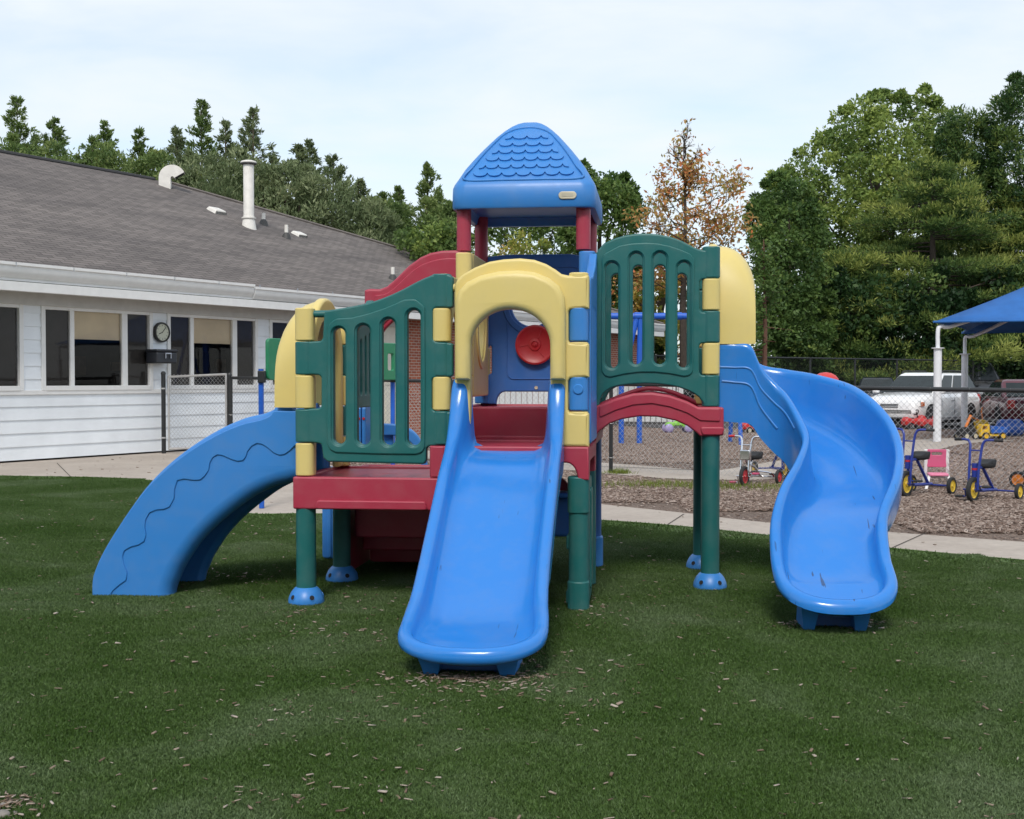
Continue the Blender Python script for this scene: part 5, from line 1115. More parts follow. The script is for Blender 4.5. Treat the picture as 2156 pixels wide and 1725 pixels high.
# red tricycle-like toy with yellow and blue parts under the twisting slide
ride_on(G(1583, 912), .5, 'red ride-on toy under the start of the twisting slide', M_TRED, M_CREAM, 1.05)
a = G(1612, 906); K1 = empty('toy_truck', a, .3); tag(K1, 'yellow and blue toy truck just right of the red ride-on toy', 'toy truck')
MB().box(-.2, .02, -.14, .14, .1, .36).build('cab', M_TYEL, K1, bevel=.03); MB().box(.04, .34, -.16, .16, .12, .28).build('load_bed', M_TB2, K1, bevel=.03)
for x in (-.1, .22):
    for y in (-1, 1): wheel(K1, (x, y * .16, .08), .08, .06, M_CREAM)
ride_on(G(1925, 905), .35, 'red ride-on toy car beside the white canopy post, left of its twin', M_TRED, M_STEEL, 1.3)
ride_on(G(1956, 906), .5, 'red ride-on toy car touching the white canopy post', M_TRED, M_STEEL, 1.2)
# yellow digger, blue dumper, blue barrel
a = G(2085, 925); K2 = empty('toy_truck', a, .15); K2.scale = (.75,) * 3; tag(K2, 'yellow toy truck with a blue tipping bed right of the canopy posts', 'toy truck')
plate('cab', fillet([(-.42, .1), (-.42, .34), (-.36, .50), (-.1, .50), (-.1, .1)], .03, 3), [slot(-.36, -.2, .33, .44, .02, 3)], 'v', 0, .32, .03, M_TYEL, K2)
MB().box(-.44, .5, -.15, .15, .10, .18).build('chassis', M_TYEL, K2, bevel=.02)
MB().loft([[(-.06, -.2, .2), (-.06, .2, .2), (.45, .2, .2), (.45, -.2, .2)], [(-.12, -.24, .46), (-.12, .24, .46), (.52, .24, .40), (.52, -.24, .40)]]).build('tipping_bed', M_TB2, K2, bevel=.02)
for x in (-.26, .34):
    for y in (-1, 1): wheel(K2, (x, y * .19, .12), .12, .09, M_TYEL)
a = G(2066, 908); K3 = empty('toy_digger', a, .2); K3.scale = (.8,) * 3; tag(K3, 'orange and yellow toy digger with a raised arm behind the yellow truck', 'toy digger')
plate('body', fillet([(-.2, .1), (-.25, .34), (.0, .42), (.2, .36), (.3, .12)], .04, 3), [], 'v', 0, .26, .03, M_TYEL, K3)
M_TOR = plastic('toy_orange_plastic', (.70, .20, .03), .4, .05)
MB().tube([(-.1, 0, .4), (-.38, 0, .50), (-.60, 0, .42)], .03, 8).tube([(.05, 0, .42), (.0, 0, .72), (.03, 0, .86)], .03, 8).build('arm', M_TOR, K3)
for x in (-.14, .2):
    for y in (-1, 1): wheel(K3, (x, y * .16, .1), .1, .07, M_TYEL)
a = G(2126, 920); K4 = empty('toy_tunnel', a, .5); K4.scale = (.85,) * 3; tag(K4, 'blue rounded plastic toy lying right of the yellow truck', 'toy')
MB().lathe([(0, -.4), (.22, -.4), (.27, -.34), (.25, -.1), (.28, 0), (.25, .1), (.27, .34), (.22, .4), (0, .4)], 20, (0, 0, .28), 'x').build('barrel', M_TB2, K4)
a = G(2033, 925); K5 = empty('toy_mower', a, .4); tag(K5, 'black and orange push toy leaning by the rear canopy post', 'toy')
MB().box(-.2, .2, -.15, .15, .08, .3).build('body', M_RUB, K5, bevel=.05); MB().tube([(0, 0, .3), (.12, 0, .52), (.16, 0, .6)], .035, 8).build('handle', M_TOR, K5)
for x in (-.13, .15):
    for y in (-1, 1): wheel(K5, (x, y * .17, .09), .09, .06, M_CREAM)
# red rounded roof showing over the twisting slide
a = AT(1738, 790, 24.0); a.z = 0; K6 = empty('toy_house', a, .2); tag(K6, 'toy playhouse whose red rounded roof peeks over the twisting slide', 'toy house')
b = MB(); blob(b, (0, 0, 1.44), (.26, .30, .20), 18); b.build('roof', M_TRED, K6)
MB().box(-.22, .22, -.25, .25, .0, 1.38).build('wall', M_TYEL, K6, bevel=.03)
MB().box(-.1, .1, -.262, -.252, .05, .8).build('door', M_TB2, K6, smooth=False)
# swing frame
a1, a2 = G(1308, 935), G(1345, 935); SW = empty('swing_frame', a1); tag(SW, 'blue swing frame standing beyond the chain link fence', 'swing')
zr_ = AT(1330, 666, 28.6).z; dsw = Vector((1, .0, 0)); r0 = AT(1262, 666, 28.6) - a1; r1 = AT(1556, 668, 28.6) - a1
MB().tube([(r0.x, r0.y, zr_), (r1.x, r1.y, zr_)], .075, 12).build('top_rail', M_PBLUE, SW)
for q in (0, .42):
    MB().tube([(q, 0, 0), (q, 0, 1.45)], .075 - .01, 10).build('leg', M_PBLUE, SW)
MB().tube([(a2.x - a1.x + .0, .0, 1.4), (.42 + .02, 0, zr_)], .066, 10).build('leg', M_PBLUE, SW)
MB().tube([(0, 0, 1.4), (.36, 0, zr_)], .066, 10).build('leg', M_PBLUE, SW)
for q in (2.65,): MB().tube([(q, -.7, 0), (q, 0, zr_)], .05, 10).build('leg', M_PBLUE, SW); MB().tube([(q, .7, 0), (q, 0, zr_)], .05, 10).build('leg', M_PBLUE, SW)
for q in (.42, 1.27): MB().tube([(q - .12, 0, zr_), (q + .12, 0, zr_)], .09, 12).build('clamp', M_PBLUE, SW)
for q in (1.27, 1.75): MB().tube([(q, 0, zr_ - .05), (q, 0, 1.0)], .016, 6).build('chain', M_BLACKP, SW)
MB().box(1.22, 1.80, -.1, .1, .97, 1.0).build('swing_seat', M_RUB, SW, bevel=.01)

# shade canopy
c1, c2 = G(1973, 930), G(2030, 905)
CN = empty('shade_canopy', c1); tag(CN, 'blue fabric shade canopy on white steel posts at the right edge', 'canopy')
M_CPOST = plain('white_steel', (.72, .73, .76), .4, var=.06); M_FAB = plain('blue_fabric', (.018, .12, .38), .8, var=.1, nscale=3, bmp=.1, bscale=40)
d12 = c2 - c1; side = Vector((d12.y, -d12.x, 0)).normalized() * 8.0; corners = [Vector((0, 0, 0)), side, side + d12, d12]
zt1 = AT(1980, 678, c1.y).z
apex = (side + d12) / 2 + Vector((0, 0, zt1 + 2.15)); tops = []
for i, c in enumerate(corners):
    inn_ = ((side + d12) / 2 - c); inn_.z = 0; inn_.normalize()
    zt = zt1 - .12
    MB().tube([c, c + Vector((0, 0, zt * .5)), c + Vector((0, 0, zt - .5))], .095, 18).build('post', M_CPOST, CN)
    MB().tube([tuple(p) for p in crm([c + Vector((0, 0, zt - .5)), c + Vector((0, 0, zt - .1)), c + inn_ * .10 + Vector((0, 0, zt + .02)), c + inn_ * .7 + Vector((0, 0, zt + .10)), apex - inn_ * 1.2 - Vector((0, 0, 1.0))], 14)], .05, 14).build('arm', M_CPOST, CN)
    MB().lathe([(0, 0), (.15, 0), (.15, .02), (0, .02)], 18, tuple(c + Vector((0, 0, zt - .52)))).build('post_collar', M_CPOST, CN)
    tops.append(c - inn_ * .12 + Vector((0, 0, zt1)))
gv, gf = [], []; NS = 10
for i in range(4):
    a, b = tops[i], tops[(i + 1) % 4]; k0 = len(gv)
    for r in range(NS + 1):
        for q in range(NS + 1):
            t = r / NS; p = a.lerp(b, q / NS); sag = 4 * (q / NS) * (1 - q / NS) * (1 - t)
            cen = ((side + d12) / 2); pin = Vector((cen.x, cen.y, p.z)) - p; pin.z = 0
            p = p + pin * .09 * sag; P = p.lerp(apex, t); P.z -= .22 * math.sin(math.pi * t) * .5
            gv.append(P)
    gf += [(k0 + r * (NS + 1) + q, k0 + r * (NS + 1) + q + 1, k0 + (r + 1) * (NS + 1) + q + 1, k0 + (r + 1) * (NS + 1) + q) for r in range(NS) for q in range(NS)]
fb_ = from_data('fabric', gv, gf, M_FAB, CN, True, 30); sm = fb_.modifiers.new('thickness', 'SOLIDIFY'); sm.thickness = .015
hem = MB()
for i in range(4): hem.tube([gv[i * (NS + 1) ** 2 + q] for q in range(NS + 1)], .03, 6)
hem.build('hem', M_FAB, CN)

# ================================================================== CARS
def car(loc, head, label, paint, L=4.6, Wd=1.82, H=1.7, suv=True, cat='car', glass=None, rails=False, near=True):
    T = empty('parked_car', loc, head); tag(T, label, cat, 'cars in the parking lot')
    hw = Wd / 2; f, r = L / 2, -L / 2; zb = .26 if suv else .2; belt = H * (.615 if suv else .62); hood = H * (.60 if suv else .53)
    # body sections along x: (x, half width, bottom, shoulder z, top z, top half width)
    S_ = [(r - .0, .80, zb + .12, belt * .78, belt * .86, .72), (r + .06, .93, zb + .02, belt * .84, belt * .95, .84), (r + .35, .985, zb, belt * .88, belt * 1.0, .90), (r + 1.2, 1, zb, belt * .9, belt * 1.0, .92), (0, 1, zb, belt * .89, belt * .99, .92),
          (f - 1.35, 1, zb, hood * .92, hood * 1.02, .91), (f - .9, .99, zb, hood * .88, hood * .99, .88), (f - .35, .95, zb + .02, hood * .80, hood * .93, .80), (f - .08, .86, zb + .04, hood * .66, hood * .82, .70), (f, .74, zb + .12, hood * .52, hood * .62, .62)]
    rings = []
    for x, k, z0, z1, z2, k2 in [tuple(q) for q in crm(S_, 40)]:
        w, w2 = hw * k, hw * k2; h = []
        h = [(0, z0), (w * .8, z0), (w * .95, z0 + .05), (w * .985, z0 + .2), (w, (z0 + z1) / 2), (w * .99, z1 - .04), (w * .965, z1), (w2, z2 - .02), (w2 * .8, z2 + .015), (0, z2 + .035)]
        pts = [(x, y, z) for y, z in h] + [(x, -y, z) for y, z in h[-2:0:-1]]; rings.append(pts)
    bd = MB().loft(rings).build('body', paint, T, angle=38)
    # wheel arches and wheels
    R = .345 if suv else .31; xs = (f - .88, r + .92)
    for x in xs:
        for s in (-1, 1):
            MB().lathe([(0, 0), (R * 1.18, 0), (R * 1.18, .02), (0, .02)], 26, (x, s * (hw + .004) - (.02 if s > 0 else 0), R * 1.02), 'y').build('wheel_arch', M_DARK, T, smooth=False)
            wheel(T, (x, s * (hw - .085), R), R, .2, plain('alloy', (.42, .42, .43), .3, .8))
    # greenhouse: pillars in body paint, glass as separate panes
    roofz = H - (.05 if rails else 0); zc0 = belt * .97
    xa, xb, xc, xd = (f - 1.22, f - 2.15, r + .50, r + .06) if suv else (f - 1.35, f - 2.15, r + 1.25, r + .62)
    def sec(xf, xr, z, w): return [(xf, -w, z), (xf, w, z), (xr, w, z), (xr, -w, z)]
    w0, w1 = hw * .91, hw * .74
    gh = MB().loft([sec(xa, xd, zc0, w0), sec(xb, xc, roofz - .07, w1 + .02), sec(xb - .12, xc + .1, roofz, w1 - .08)]).build('cabin', paint, T, bevel=.09, seg=4)
    G_ = M_CGLASS
    def lerp3(a, b, t): return Vector(a).lerp(Vector(b), t)
    def pane(p, name, o=.012, ins=.05, pr=None):
        c = sum((Vector(q) for q in p), Vector()) / 4; n = (Vector(p[1]) - Vector(p[0])).cross(Vector(p[3]) - Vector(p[0])).normalized()
        if n.dot(c - Vector((0, 0, belt))) < 0: n = -n
        q = [Vector(v) + (c - Vector(v)) * ins + n * o for v in p]; m = []
        return MB().add([*q, *[v - n * .01 for v in q]], [(0, 1, 2, 3), (7, 6, 5, 4), (0, 4, 5, 1), (1, 5, 6, 2), (2, 6, 7, 3), (3, 7, 4, 0)]).build(name, G_, pr or gh, smooth=False)
    bt = [(xa, -w0, zc0 + .03), (xa, w0, zc0 + .03), (xd, w0, zc0 + .03), (xd, -w0, zc0 + .03)]; tp_ = [(xb, -w1 - .02, roofz - .08), (xb, w1 + .02, roofz - .08), (xc, w1 + .02, roofz - .08), (xc, -w1 - .02, roofz - .08)]
    pane([bt[0], bt[1], tp_[1], tp_[0]], 'windshield', ins=.09); pane([bt[2], bt[3], tp_[3], tp_[2]], 'rear_window', ins=.14)
    for s, (i, j) in ((1, (1, 2)), (-1, (0, 3))):
        cuts = [0.04, .37, .70, .97] if suv else [.05, .48, .93]
        for c0_, c1_ in zip(cuts[:-1], cuts[1:]):
            a_, b_ = lerp3(bt[i], bt[j], c0_ + .015), lerp3(bt[i], bt[j], c1_ - .015); c_, d_ = lerp3(tp_[i], tp_[j], c1_ - .015), lerp3(tp_[i], tp_[j], c0_ + .015)
            a_.z += .02; b_.z += .02; pane([a_, b_, c_, d_], 'side_window', ins=.03)
        MB().box(xa - .18, xa - .02, s * (hw + .02) if s > 0 else s * (hw + .22), s * (hw + .22) if s > 0 else s * (hw + .02), belt * .98, belt * 1.10 + .04).build('mirror', paint, T, bevel=.04, seg=3)
        # door lines
        dl = MB()
        for xx in (xa - .35, xa - 1.35, xa - 2.3): dl.box(xx - .006, xx + .006, s * hw * 1.001 - .006, s * hw * 1.001 + .006, zb + .15, belt * .86)
        dl.build('door_seam', M_DARK, bd, smooth=False)
        MB().box(xa - 1.28, xa - 1.1, s * hw - .02, s * hw + .02, belt * .78, belt * .81).box(xa - 2.22, xa - 2.05, s * hw - .02, s * hw + .02, belt * .78, belt * .81).build('door_handle', paint, T, bevel=.008)
        MB().box(r + .5, f - .6, s * hw * .99 - .015, s * hw * .99 + .015, zb - .02, zb + .07).build('sill_trim', plain('grey_trim', (.25, .25, .26), .5), bd, smooth=False)
        # lights
        y0 = s * hw * .80; hl = MB(); z = hood * .70
        vs = [(f - .085, s * hw * .45, z + .07), (f - .30, s * hw * .895, z + .12), (f - .26, s * hw * .94, z - .05), (f - .03, s * hw * .48, z - .08)]
        hl.add([(x + .045, y * 1.02, zz) for x, y, zz in vs] + [(x - .06, y, zz) for x, y, zz in vs], [(0, 1, 2, 3), (7, 6, 5, 4), (0, 4, 5, 1), (1, 5, 6, 2), (2, 6, 7, 3), (3, 7, 4, 0)]).build('headlight', plain('lamp_glass', (.45, .46, .47), .12, .3, var=.4, nscale=30), T, bevel=.02)
        MB().box(f - .42, f - .24, s * hw * .965 - .02, s * hw * .965 + .02, z - .05, z + .08).build('indicator', plain('amber_lens', (.6, .15, .03), .2), T, bevel=.01)
        MB().box(r - .02, r + .12, s * hw * .80 - .09, s * hw * .80 + .13, belt * .66, belt * .94).build('tail_light', plain('red_lens', (.45, .02, .02), .2), T, bevel=.03)
        MB().lathe([(0, .0), (.055, 0), (.07, .03), (.09, .03), (.09, -.04), (0, -.04)], 16, (f - .06, s * hw * .58, zb + .17), 'x').build('fog_light', M_DARK, T)
    gr = MB()
    for k in range(3): gr.box(f - .05, f + .02, -hw * .30, hw * .30, hood * .62 + k * .045, hood * .62 + k * .045 + .014)
    gr.build('grille', M_DARK, T, smooth=False); MB().box(f - .10, f + .035, -hw * .8, hw * .8, zb + .06, zb + .09).build('bumper_slot', M_DARK, T, smooth=False)
    MB().box(r - .012, r + .03, -.22, .22, belt * .42, belt * .52).build('licence_plate', plain('plate_white', (.55, .56, .58), .4), T, bevel=.005)
    MB().box(r + .02, f - .05, -hw * .9, hw * .9, .14, zb + .05).build('underbody', M_DARK, T, smooth=False)
    if rails:
        for s in (-1, 1): MB().tube([(xb - .1, s * w1 * .92, roofz - .01), (xb - .25, s * w1 * .92, roofz + .055), (xc + .25, s * w1 * .92, roofz + .055), (xc + .1, s * w1 * .92, roofz)], .022, 8).build('roof_rail', M_RUB, T)
    return T
def carpaint(name, c, flake=0):
    m, t, p = nodes_of(name); p.inputs['Base Color'].default_value = (*c, 1); p.inputs['Roughness'].default_value = .28; p.inputs['Metallic'].default_value = flake; p.inputs['Coat Weight'].default_value = .8; p.inputs['Coat Roughness'].default_value = .04
    n = noise(t, 3, 3); t.links.new(ramp(t, n, [(.3, sc(c, .93)), (.7, sc(c, 1.05))]), p.inputs['Base Color']); return m
M_CGLASS = plain('car_glass', (.02, .028, .03), .08, 0, var=.2); M_CGLASS.node_tree.nodes['Principled BSDF'].inputs['Specular IOR Level'].default_value = .25
cw_ = G(1955, 903); hd_ = math.atan2(-.74, -.68)           # heading towards the viewer and a little to the left
fx, fy = math.cos(hd_), math.sin(hd_); lx, ly = -fy, fx
cl_ = Vector((cw_.x - fx * (2.3 - .88) - lx * .82, cw_.y - fy * (2.3 - .88) - ly * .82, 0))
car(cl_, hd_, 'white SUV with roof rails facing the fence, seen between the canopy posts', carpaint('white_car_paint', (.86, .87, .88)), rails=True, H=1.76, L=4.75, Wd=1.9)
g = G(2150, 905); car(Vector((g.x + .9, g.y + 2.6, 0)), math.pi / 2 - .12, 'dark red car seen from behind at the right edge', carpaint('dark_red_car_paint', (.085, .005, .016)), L=4.5, H=1.5, suv=False)
g = G(2078, 880); car(Vector((g.x, g.y + 3.5, 0)), -math.pi / 2 - .4, 'silver car tucked between the white SUV and the dark red car', carpaint('silver_car_paint', (.42, .44, .46), .3), L=4.6, H=1.45, suv=False)
g = AT(1846, 850, 56); car(Vector((g.x, g.y, 0)), -math.pi / 2 - .3, 'dark blue SUV behind the left end of the white SUV', carpaint('navy_car_paint', (.012, .015, .03)), L=4.7, H=1.6)
g = AT(1995, 850, 61); car(Vector((g.x, g.y, 0)), math.pi * .97, 'dark tall SUV beyond the tall black fence', carpaint('black_car_paint', (.015, .018, .025)), L=4.8, H=2.35, Wd=2.0)
g = AT(1425, 850, 46); car(Vector((g.x + 1.0, g.y, 0)), -math.pi / 2 - .7, 'black car seen under the green panel beside the white board fence', carpaint('black_car_paint', (.02, .02, .024)), L=4.6, H=1.5, suv=False)

# ================================================================== TREES
def leaf_mat(name, stops): return mat_tint(name, stops, .55, .3, .36)
LM = {
 'cedar': leaf_mat('cedar_leaf', [(0, (0.062, 0.109, 0.034)), (.5, (0.155, 0.232, 0.070)), (1, (0.310, 0.357, 0.124))]),
 'bluecedar': leaf_mat('grey_cedar_leaf', [(0, (.075, .115, .05)), (.5, (.175, .225, .105)), (1, (.33, .37, .20))]),
 'broad': leaf_mat('broad_leaf', [(0, (0.039, 0.085, 0.023)), (.5, (0.109, 0.186, 0.046)), (1, (0.248, 0.326, 0.078))]),
 'lime': leaf_mat('light_broad_leaf', [(0, (0.046, 0.093, 0.028)), (.45, (0.139, 0.217, 0.054)), (1, (0.372, 0.449, 0.109))]),
 'pine': leaf_mat('pine_needle', [(0, (.016, .045, .016)), (.42, (.045, .10, .028)), (.72, (.14, .21, .05)), (1, (.33, .37, .09))]),
 'rust': leaf_mat('rusty_leaf', [(0, (.20, .24, .06)), (.4, (.42, .30, .10)), (.8, (.58, .27, .10)), (1, (.62, .20, .07))]),
 'autumn': leaf_mat('autumn_leaf', [(0, (0.124, 0.186, 0.039)), (.4, (0.341, 0.372, 0.078)), (.75, (0.651, 0.434, 0.109)), (1, (0.750, 0.372, 0.124))]),
}
M_BARK = plain('bark', (.085, .065, .05), .9, var=.3, nscale=9, bmp=.5, bscale=12); M_BARKD = plain('dark_bark', (.05, .038, .03), .9, var=.3, nscale=9, bmp=.5, bscale=12)
def leaves(P, T, size, asp=.55, direction=None, jit=1.0):
    n = len(P); d = rng.normal(0, 1, (n, 3)) * jit
    if direction is not None: d = d + direction
    d /= np.linalg.norm(d, axis=1)[:, None] + 1e-9; q = rng.normal(0, 1, (n, 3)); e = np.cross(d, q); e /= np.linalg.norm(e, axis=1)[:, None] + 1e-9
    s = (size * rng.uniform(.6, 1.35, n))[:, None]; a = d * s; b = e * s * asp * .5
    V = np.stack([P, P + a * .45 + b, P + a, P + a * .45 - b], 1).reshape(-1, 3); return V, np.arange(n * 4).reshape(n, 4), np.repeat(T, 4)
def finish_tree(name, loc, V, F, T, mat, trunk, bark, label, group, cat='tree'):
    t = empty(name, loc); tag(t, label, cat, group)
    me = np_mesh('crown', V, F, mat, np.clip(T, 0, 1)); o = bpy.data.objects.new('crown', me); col.objects.link(o); o.parent = t
    trunk.build('trunk', bark, t); return t
def cedar(x, d, ytop, wpx, label, kind='cedar', dens=1.0, up=1.0, lean=0):
    base = AT(x, 800, d); base.z = 0; H = AT(x, ytop, d).z; R = wpx * d / F_PX / 2
    P, D, T = [], [], []; tr = MB(); tr.tube([(0, 0, 0), (lean * .3, 0, H * .4), (lean * .7, 0, H * .75), (lean, 0, H * .985)], [.16, .12, .06, .012], 8)
    nb = int(170 * dens)
    for i in range(nb):
        h = (i + rng.uniform(0, 1)) / nb; h = .10 + .90 * h; az = rng.uniform(0, 2 * np.pi)
        prof = min(1.0, (1 - h) ** .9 * 1.75 + .01) * rng.uniform(.4, 1.2); L = R * prof
        elev = rng.uniform(.30, 1.0) * up; dirv = np.array([math.cos(az) * math.cos(elev), math.sin(az) * math.cos(elev), math.sin(elev)])
        Lh = L / max(.25, math.cos(elev)) ; Lh = min(Lh, H * .30); z0 = h * H - .25 * Lh * math.sin(elev); z0 = max(.3, min(z0, H * .99 - Lh * .6)); org = np.array([lean * h, 0, z0])
        bt_ = rng.normal(.42, .1)
        for q in range(int(5 + 5 * Lh)):
            t0 = rng.uniform(.15, 1) ** .8; sd = dirv + rng.normal(0, .38, 3) + np.array([0, 0, .15]); sd /= np.linalg.norm(sd); sl = rng.uniform(.22, .5) * min(1, .45 + Lh * .5) * (1.15 - .4 * t0) * (.30 + .70 * min(1, (1 - h) * 4)); m = int(9 + 26 * sl)
            tt = rng.uniform(0, 1, m); pts = org + dirv * Lh * t0 + sd * (sl * tt)[:, None] + rng.normal(0, 1, (m, 3)) * (.06 * (1.1 - tt))[:, None]
            P.append(pts); D.append(np.tile(sd * 1.8, (m, 1))); T.append(np.clip(bt_ + rng.normal(0, .12, m) + tt * .15, 0, 1))
        if i % 4 == 0: tr.tube([tuple(org), tuple(org + dirv * Lh * .8)], [.03, .008], 4, cap=False)
    P = np.concatenate(P); D = np.concatenate(D); T = np.concatenate(T); V, F, T = leaves(P, T, .13, .34, D, .5)
    return finish_tree('cedar_tree', base, V, F, T, LM[kind], tr, M_BARK, label, 'cedars behind the house roof')
cd = [(-30, 45, 262, 95, 'cedar'), (40, 44, 204, 78, 'cedar'), (85, 47, 285, 90, 'cedar'), (132, 45, 248, 80, 'cedar'), (182, 43, 292, 85, 'cedar'), (228, 45, 256, 85, 'cedar'), (292, 44, 272, 85, 'cedar'), (338, 46, 318, 85, 'cedar'), (378, 43, 270, 75, 'bluecedar'),
      (434, 44, 212, 80, 'cedar'), (482, 43, 256, 70, 'bluecedar'), (531, 42, 228, 90, 'bluecedar'), (574, 45, 325, 90, 'bluecedar'), (618, 43, 306, 80, 'bluecedar'), (651, 44, 296, 62, 'bluecedar'), (700, 42, 330, 95, 'bluecedar'), (758, 43, 380, 90, 'bluecedar'), (800, 44, 408, 80, 'cedar'), (845, 46, 395, 75, 'cedar'), (890, 45, 345, 85, 'cedar'), (940, 47, 418, 90, 'cedar')]
lab = ['cedar cut off at the left edge above the roof', 'tall slender dark cedar, leftmost peak above the roof', 'low cedar between the two leftmost peaks', 'thin topped cedar with wispy twigs, third from the left edge', 'broad low cedar left of the rounded dark one', 'dark rounded cedar about a tenth in from the left', 'leaning dark cedar above the far end of the ridge', 'low bushy cedar left of the gooseneck vent', 'open grey green cedar right above the gooseneck vent', 'tall pointed cedar rising between gooseneck vent and chimney pipe', 'forked thin cedar just left of the chimney pipe', 'tallest grey cedar right behind the chimney pipe',
       'low grey cedar directly right of the chimney pipe', 'grey cedar with a blunt top right of the chimney', 'narrow grey cedar with a fine pointed tip', 'wide grey green cedar above the lower roof vents', 'sloping grey cedar above the end of the roof', 'small cedar at the start of the gap before the tower', 'thin cedar left of the twin topped one', 'twin topped cedar standing left of the play tower', 'low cedar hidden partly by the play tower roof']
for (x, d, yt, w, k), l in zip(cd, lab): cedar(x, d, yt, w * 2.5, l, k, up=1.0 if w < 85 else .9, lean=rng.normal(0, .15))
# green shrubs and vines filling below the cedars, right behind the roof
def crown_px(name, poly, d, thick, label, matk, n, size, group, base_x, bark=M_BARK, asp=.6, clump=.55, bright=.45, trunk_r=.22, limbs=14, pads=False, cat='tree', tvar=.16, nclump=None, upb=0.0):
    A = np.array(poly, float); x0, y0 = A.min(0); x1, y1 = A.max(0); base = AT(base_x, 800, d); base.z = 0
    nc = nclump or max(30, int(n / 260)); C = []
    cx_, cy_ = A.mean(0); tries = 0
    E = np.roll(A, -1, 0) - A
    while len(C) < nc and tries < 60000:
        tries += 1; x, y = rng.uniform(x0, x1), rng.uniform(y0, y1)
        if not inside(poly, x, y): continue
        pt = np.array([x, y]); t = np.clip(((pt - A) * E).sum(1) / ((E * E).sum(1) + 1e-9), 0, 1); dist = np.sqrt((((A + E * t[:, None]) - pt) ** 2).sum(1)).min() * d / F_PX
        dep = min(thick, math.sqrt(max(0.02, dist * 2.0 * thick * .6)))
        dd = d + rng.choice([-1, 1], p=[.62, .38]) * dep * rng.uniform(.2, 1) ** .6; p = AT(x, y, dd)
        C.append((p.x - base.x, p.y - base.y, p.z, min(clump, .2 + dist * .8)))
    C = np.array(C); per = n // nc; P, T, D = [], [], []
    for c in C:
        r = c[3] * rng.uniform(.5, 1.2); u = rng.normal(0, 1, (per, 3)); u /= np.linalg.norm(u, axis=1)[:, None]; rr = rng.uniform(.25, 1, per) ** .5
        flat = np.array([1.35, 1.1, .42]) if pads else np.array([1.1, 1.0, .8])
        q = u * rr[:, None] * r * flat
        if pads: q[:, 2] += .22 * r * (rng.uniform(0, 1, per)); q[:, 2] -= (q[:, 0] ** 2 + q[:, 1] ** 2) * .12 / max(r, .3)
        P.append(c[:3] + q); base_t = np.clip(rng.normal(bright, tvar), 0, 1)
        T.append(np.clip(base_t + rng.normal(0, .10, per) , 0, 1)); D.append(u * .6 + np.array([0, 0, .5 if pads else upb]))
    P, T, D = np.concatenate(P), np.concatenate(T), np.concatenate(D); P[:, 2] = np.maximum(P[:, 2], .05)
    V, F, T = leaves(P, T, size, asp, D, .6); tr = MB(); H = C[:, 2].max(); tip = Vector((C[:, 0].mean() * .5, 0, H * .86))
    tr.tube([(0, 0, 0), (tip.x * .2, 0, H * .3), (tip.x * .6, 0, H * .6), tuple(tip)], [trunk_r, trunk_r * .8, trunk_r * .5, .03], 10)
    for i in rng.choice(len(C), min(limbs, len(C)), replace=False):
        c = Vector(C[i][:3]); z = max(.5, c.z * rng.uniform(.45, .75)); s0_ = Vector((tip.x * (z / H), 0, z)); mid = s0_.lerp(c, .5) + Vector((0, 0, -.15 if pads else .25)); tr.tube([s0_, mid, c], [trunk_r * .28, trunk_r * .18, .015], 5, cap=False)
    return finish_tree(name, base, V, F, T, LM[matk], tr, bark, label, group, cat)
crown_px('cedar_tree', [(-60, 305), (20, 290), (70, 315), (150, 300), (200, 315), (250, 305), (330, 330), (420, 340), (440, 420), (400, 560), (-60, 480)], 42, 1.8, 'dense green cedar and vine thicket above the left half of the roof', 'cedar', 34000, .15, 'cedars behind the house roof', 210, asp=.36, clump=.5, bright=.48, upb=.7, nclump=230)
crown_px('cedar_tree', [(360, 350), (400, 325), (470, 330), (520, 320), (560, 360), (600, 345), (660, 355), (700, 365), (750, 400), (800, 430), (830, 470), (850, 620), (560, 560), (380, 480)], 41, 1.7, 'dense feathery grey green cedar mass around and right of the chimney pipe', 'bluecedar', 40000, .15, 'cedars behind the house roof', 600, asp=.33, clump=.48, bright=.48, upb=.8, nclump=280)
crown_px('cedar_tree', [(760, 420), (850, 430), (880, 410), (960, 440), (970, 700), (820, 650), (740, 520)], 43, 1.5, 'green cedar thicket left of the play tower', 'cedar', 20000, .15, 'cedars behind the house roof', 880, asp=.4, clump=.5, bright=.45, upb=.5)
crown_px('shrub', [(850, 480), (960, 470), (985, 530), (960, 720), (830, 640)], 38, 1.0, 'pale green leafy bush between roof end and play tower', 'lime', 7000, .13, 'trees behind the play set', 905, clump=.5, bright=.4, cat='shrub')
# unseen trees added behind the camera to darken under the decks, mirrored in windows
for q_ in range(5):
    bx_ = -27 + q_ * 9.0; by_ = -15 - 3 * (q_ % 2); b_ = Vector((bx_, by_, 0)); Hq = 9.5 + 1.5 * (q_ % 3); tb_ = MB(); tb_.tube([(0, 0, 0), (.1, 0, Hq * .5), (0, 0, Hq * .85)], [.28, .2, .04], 8); m = 9000
    u = rng.normal(0, 1, (m, 3)); u /= np.linalg.norm(u, axis=1)[:, None]; P = u * (rng.uniform(.3, 1, m) ** .4)[:, None] * [5.2, 3.2, Hq * .46] + [0, 0, Hq * .56]
    V, F, T = leaves(P, rng.uniform(.2, .8, m), .42, .6)
    finish_tree('broadleaf_tree', b_, V, F, T, LM['broad'], tb_, M_BARK, 'one of the leafy trees in the unseen row added behind the camera for shade', 'unseen trees behind the camera')
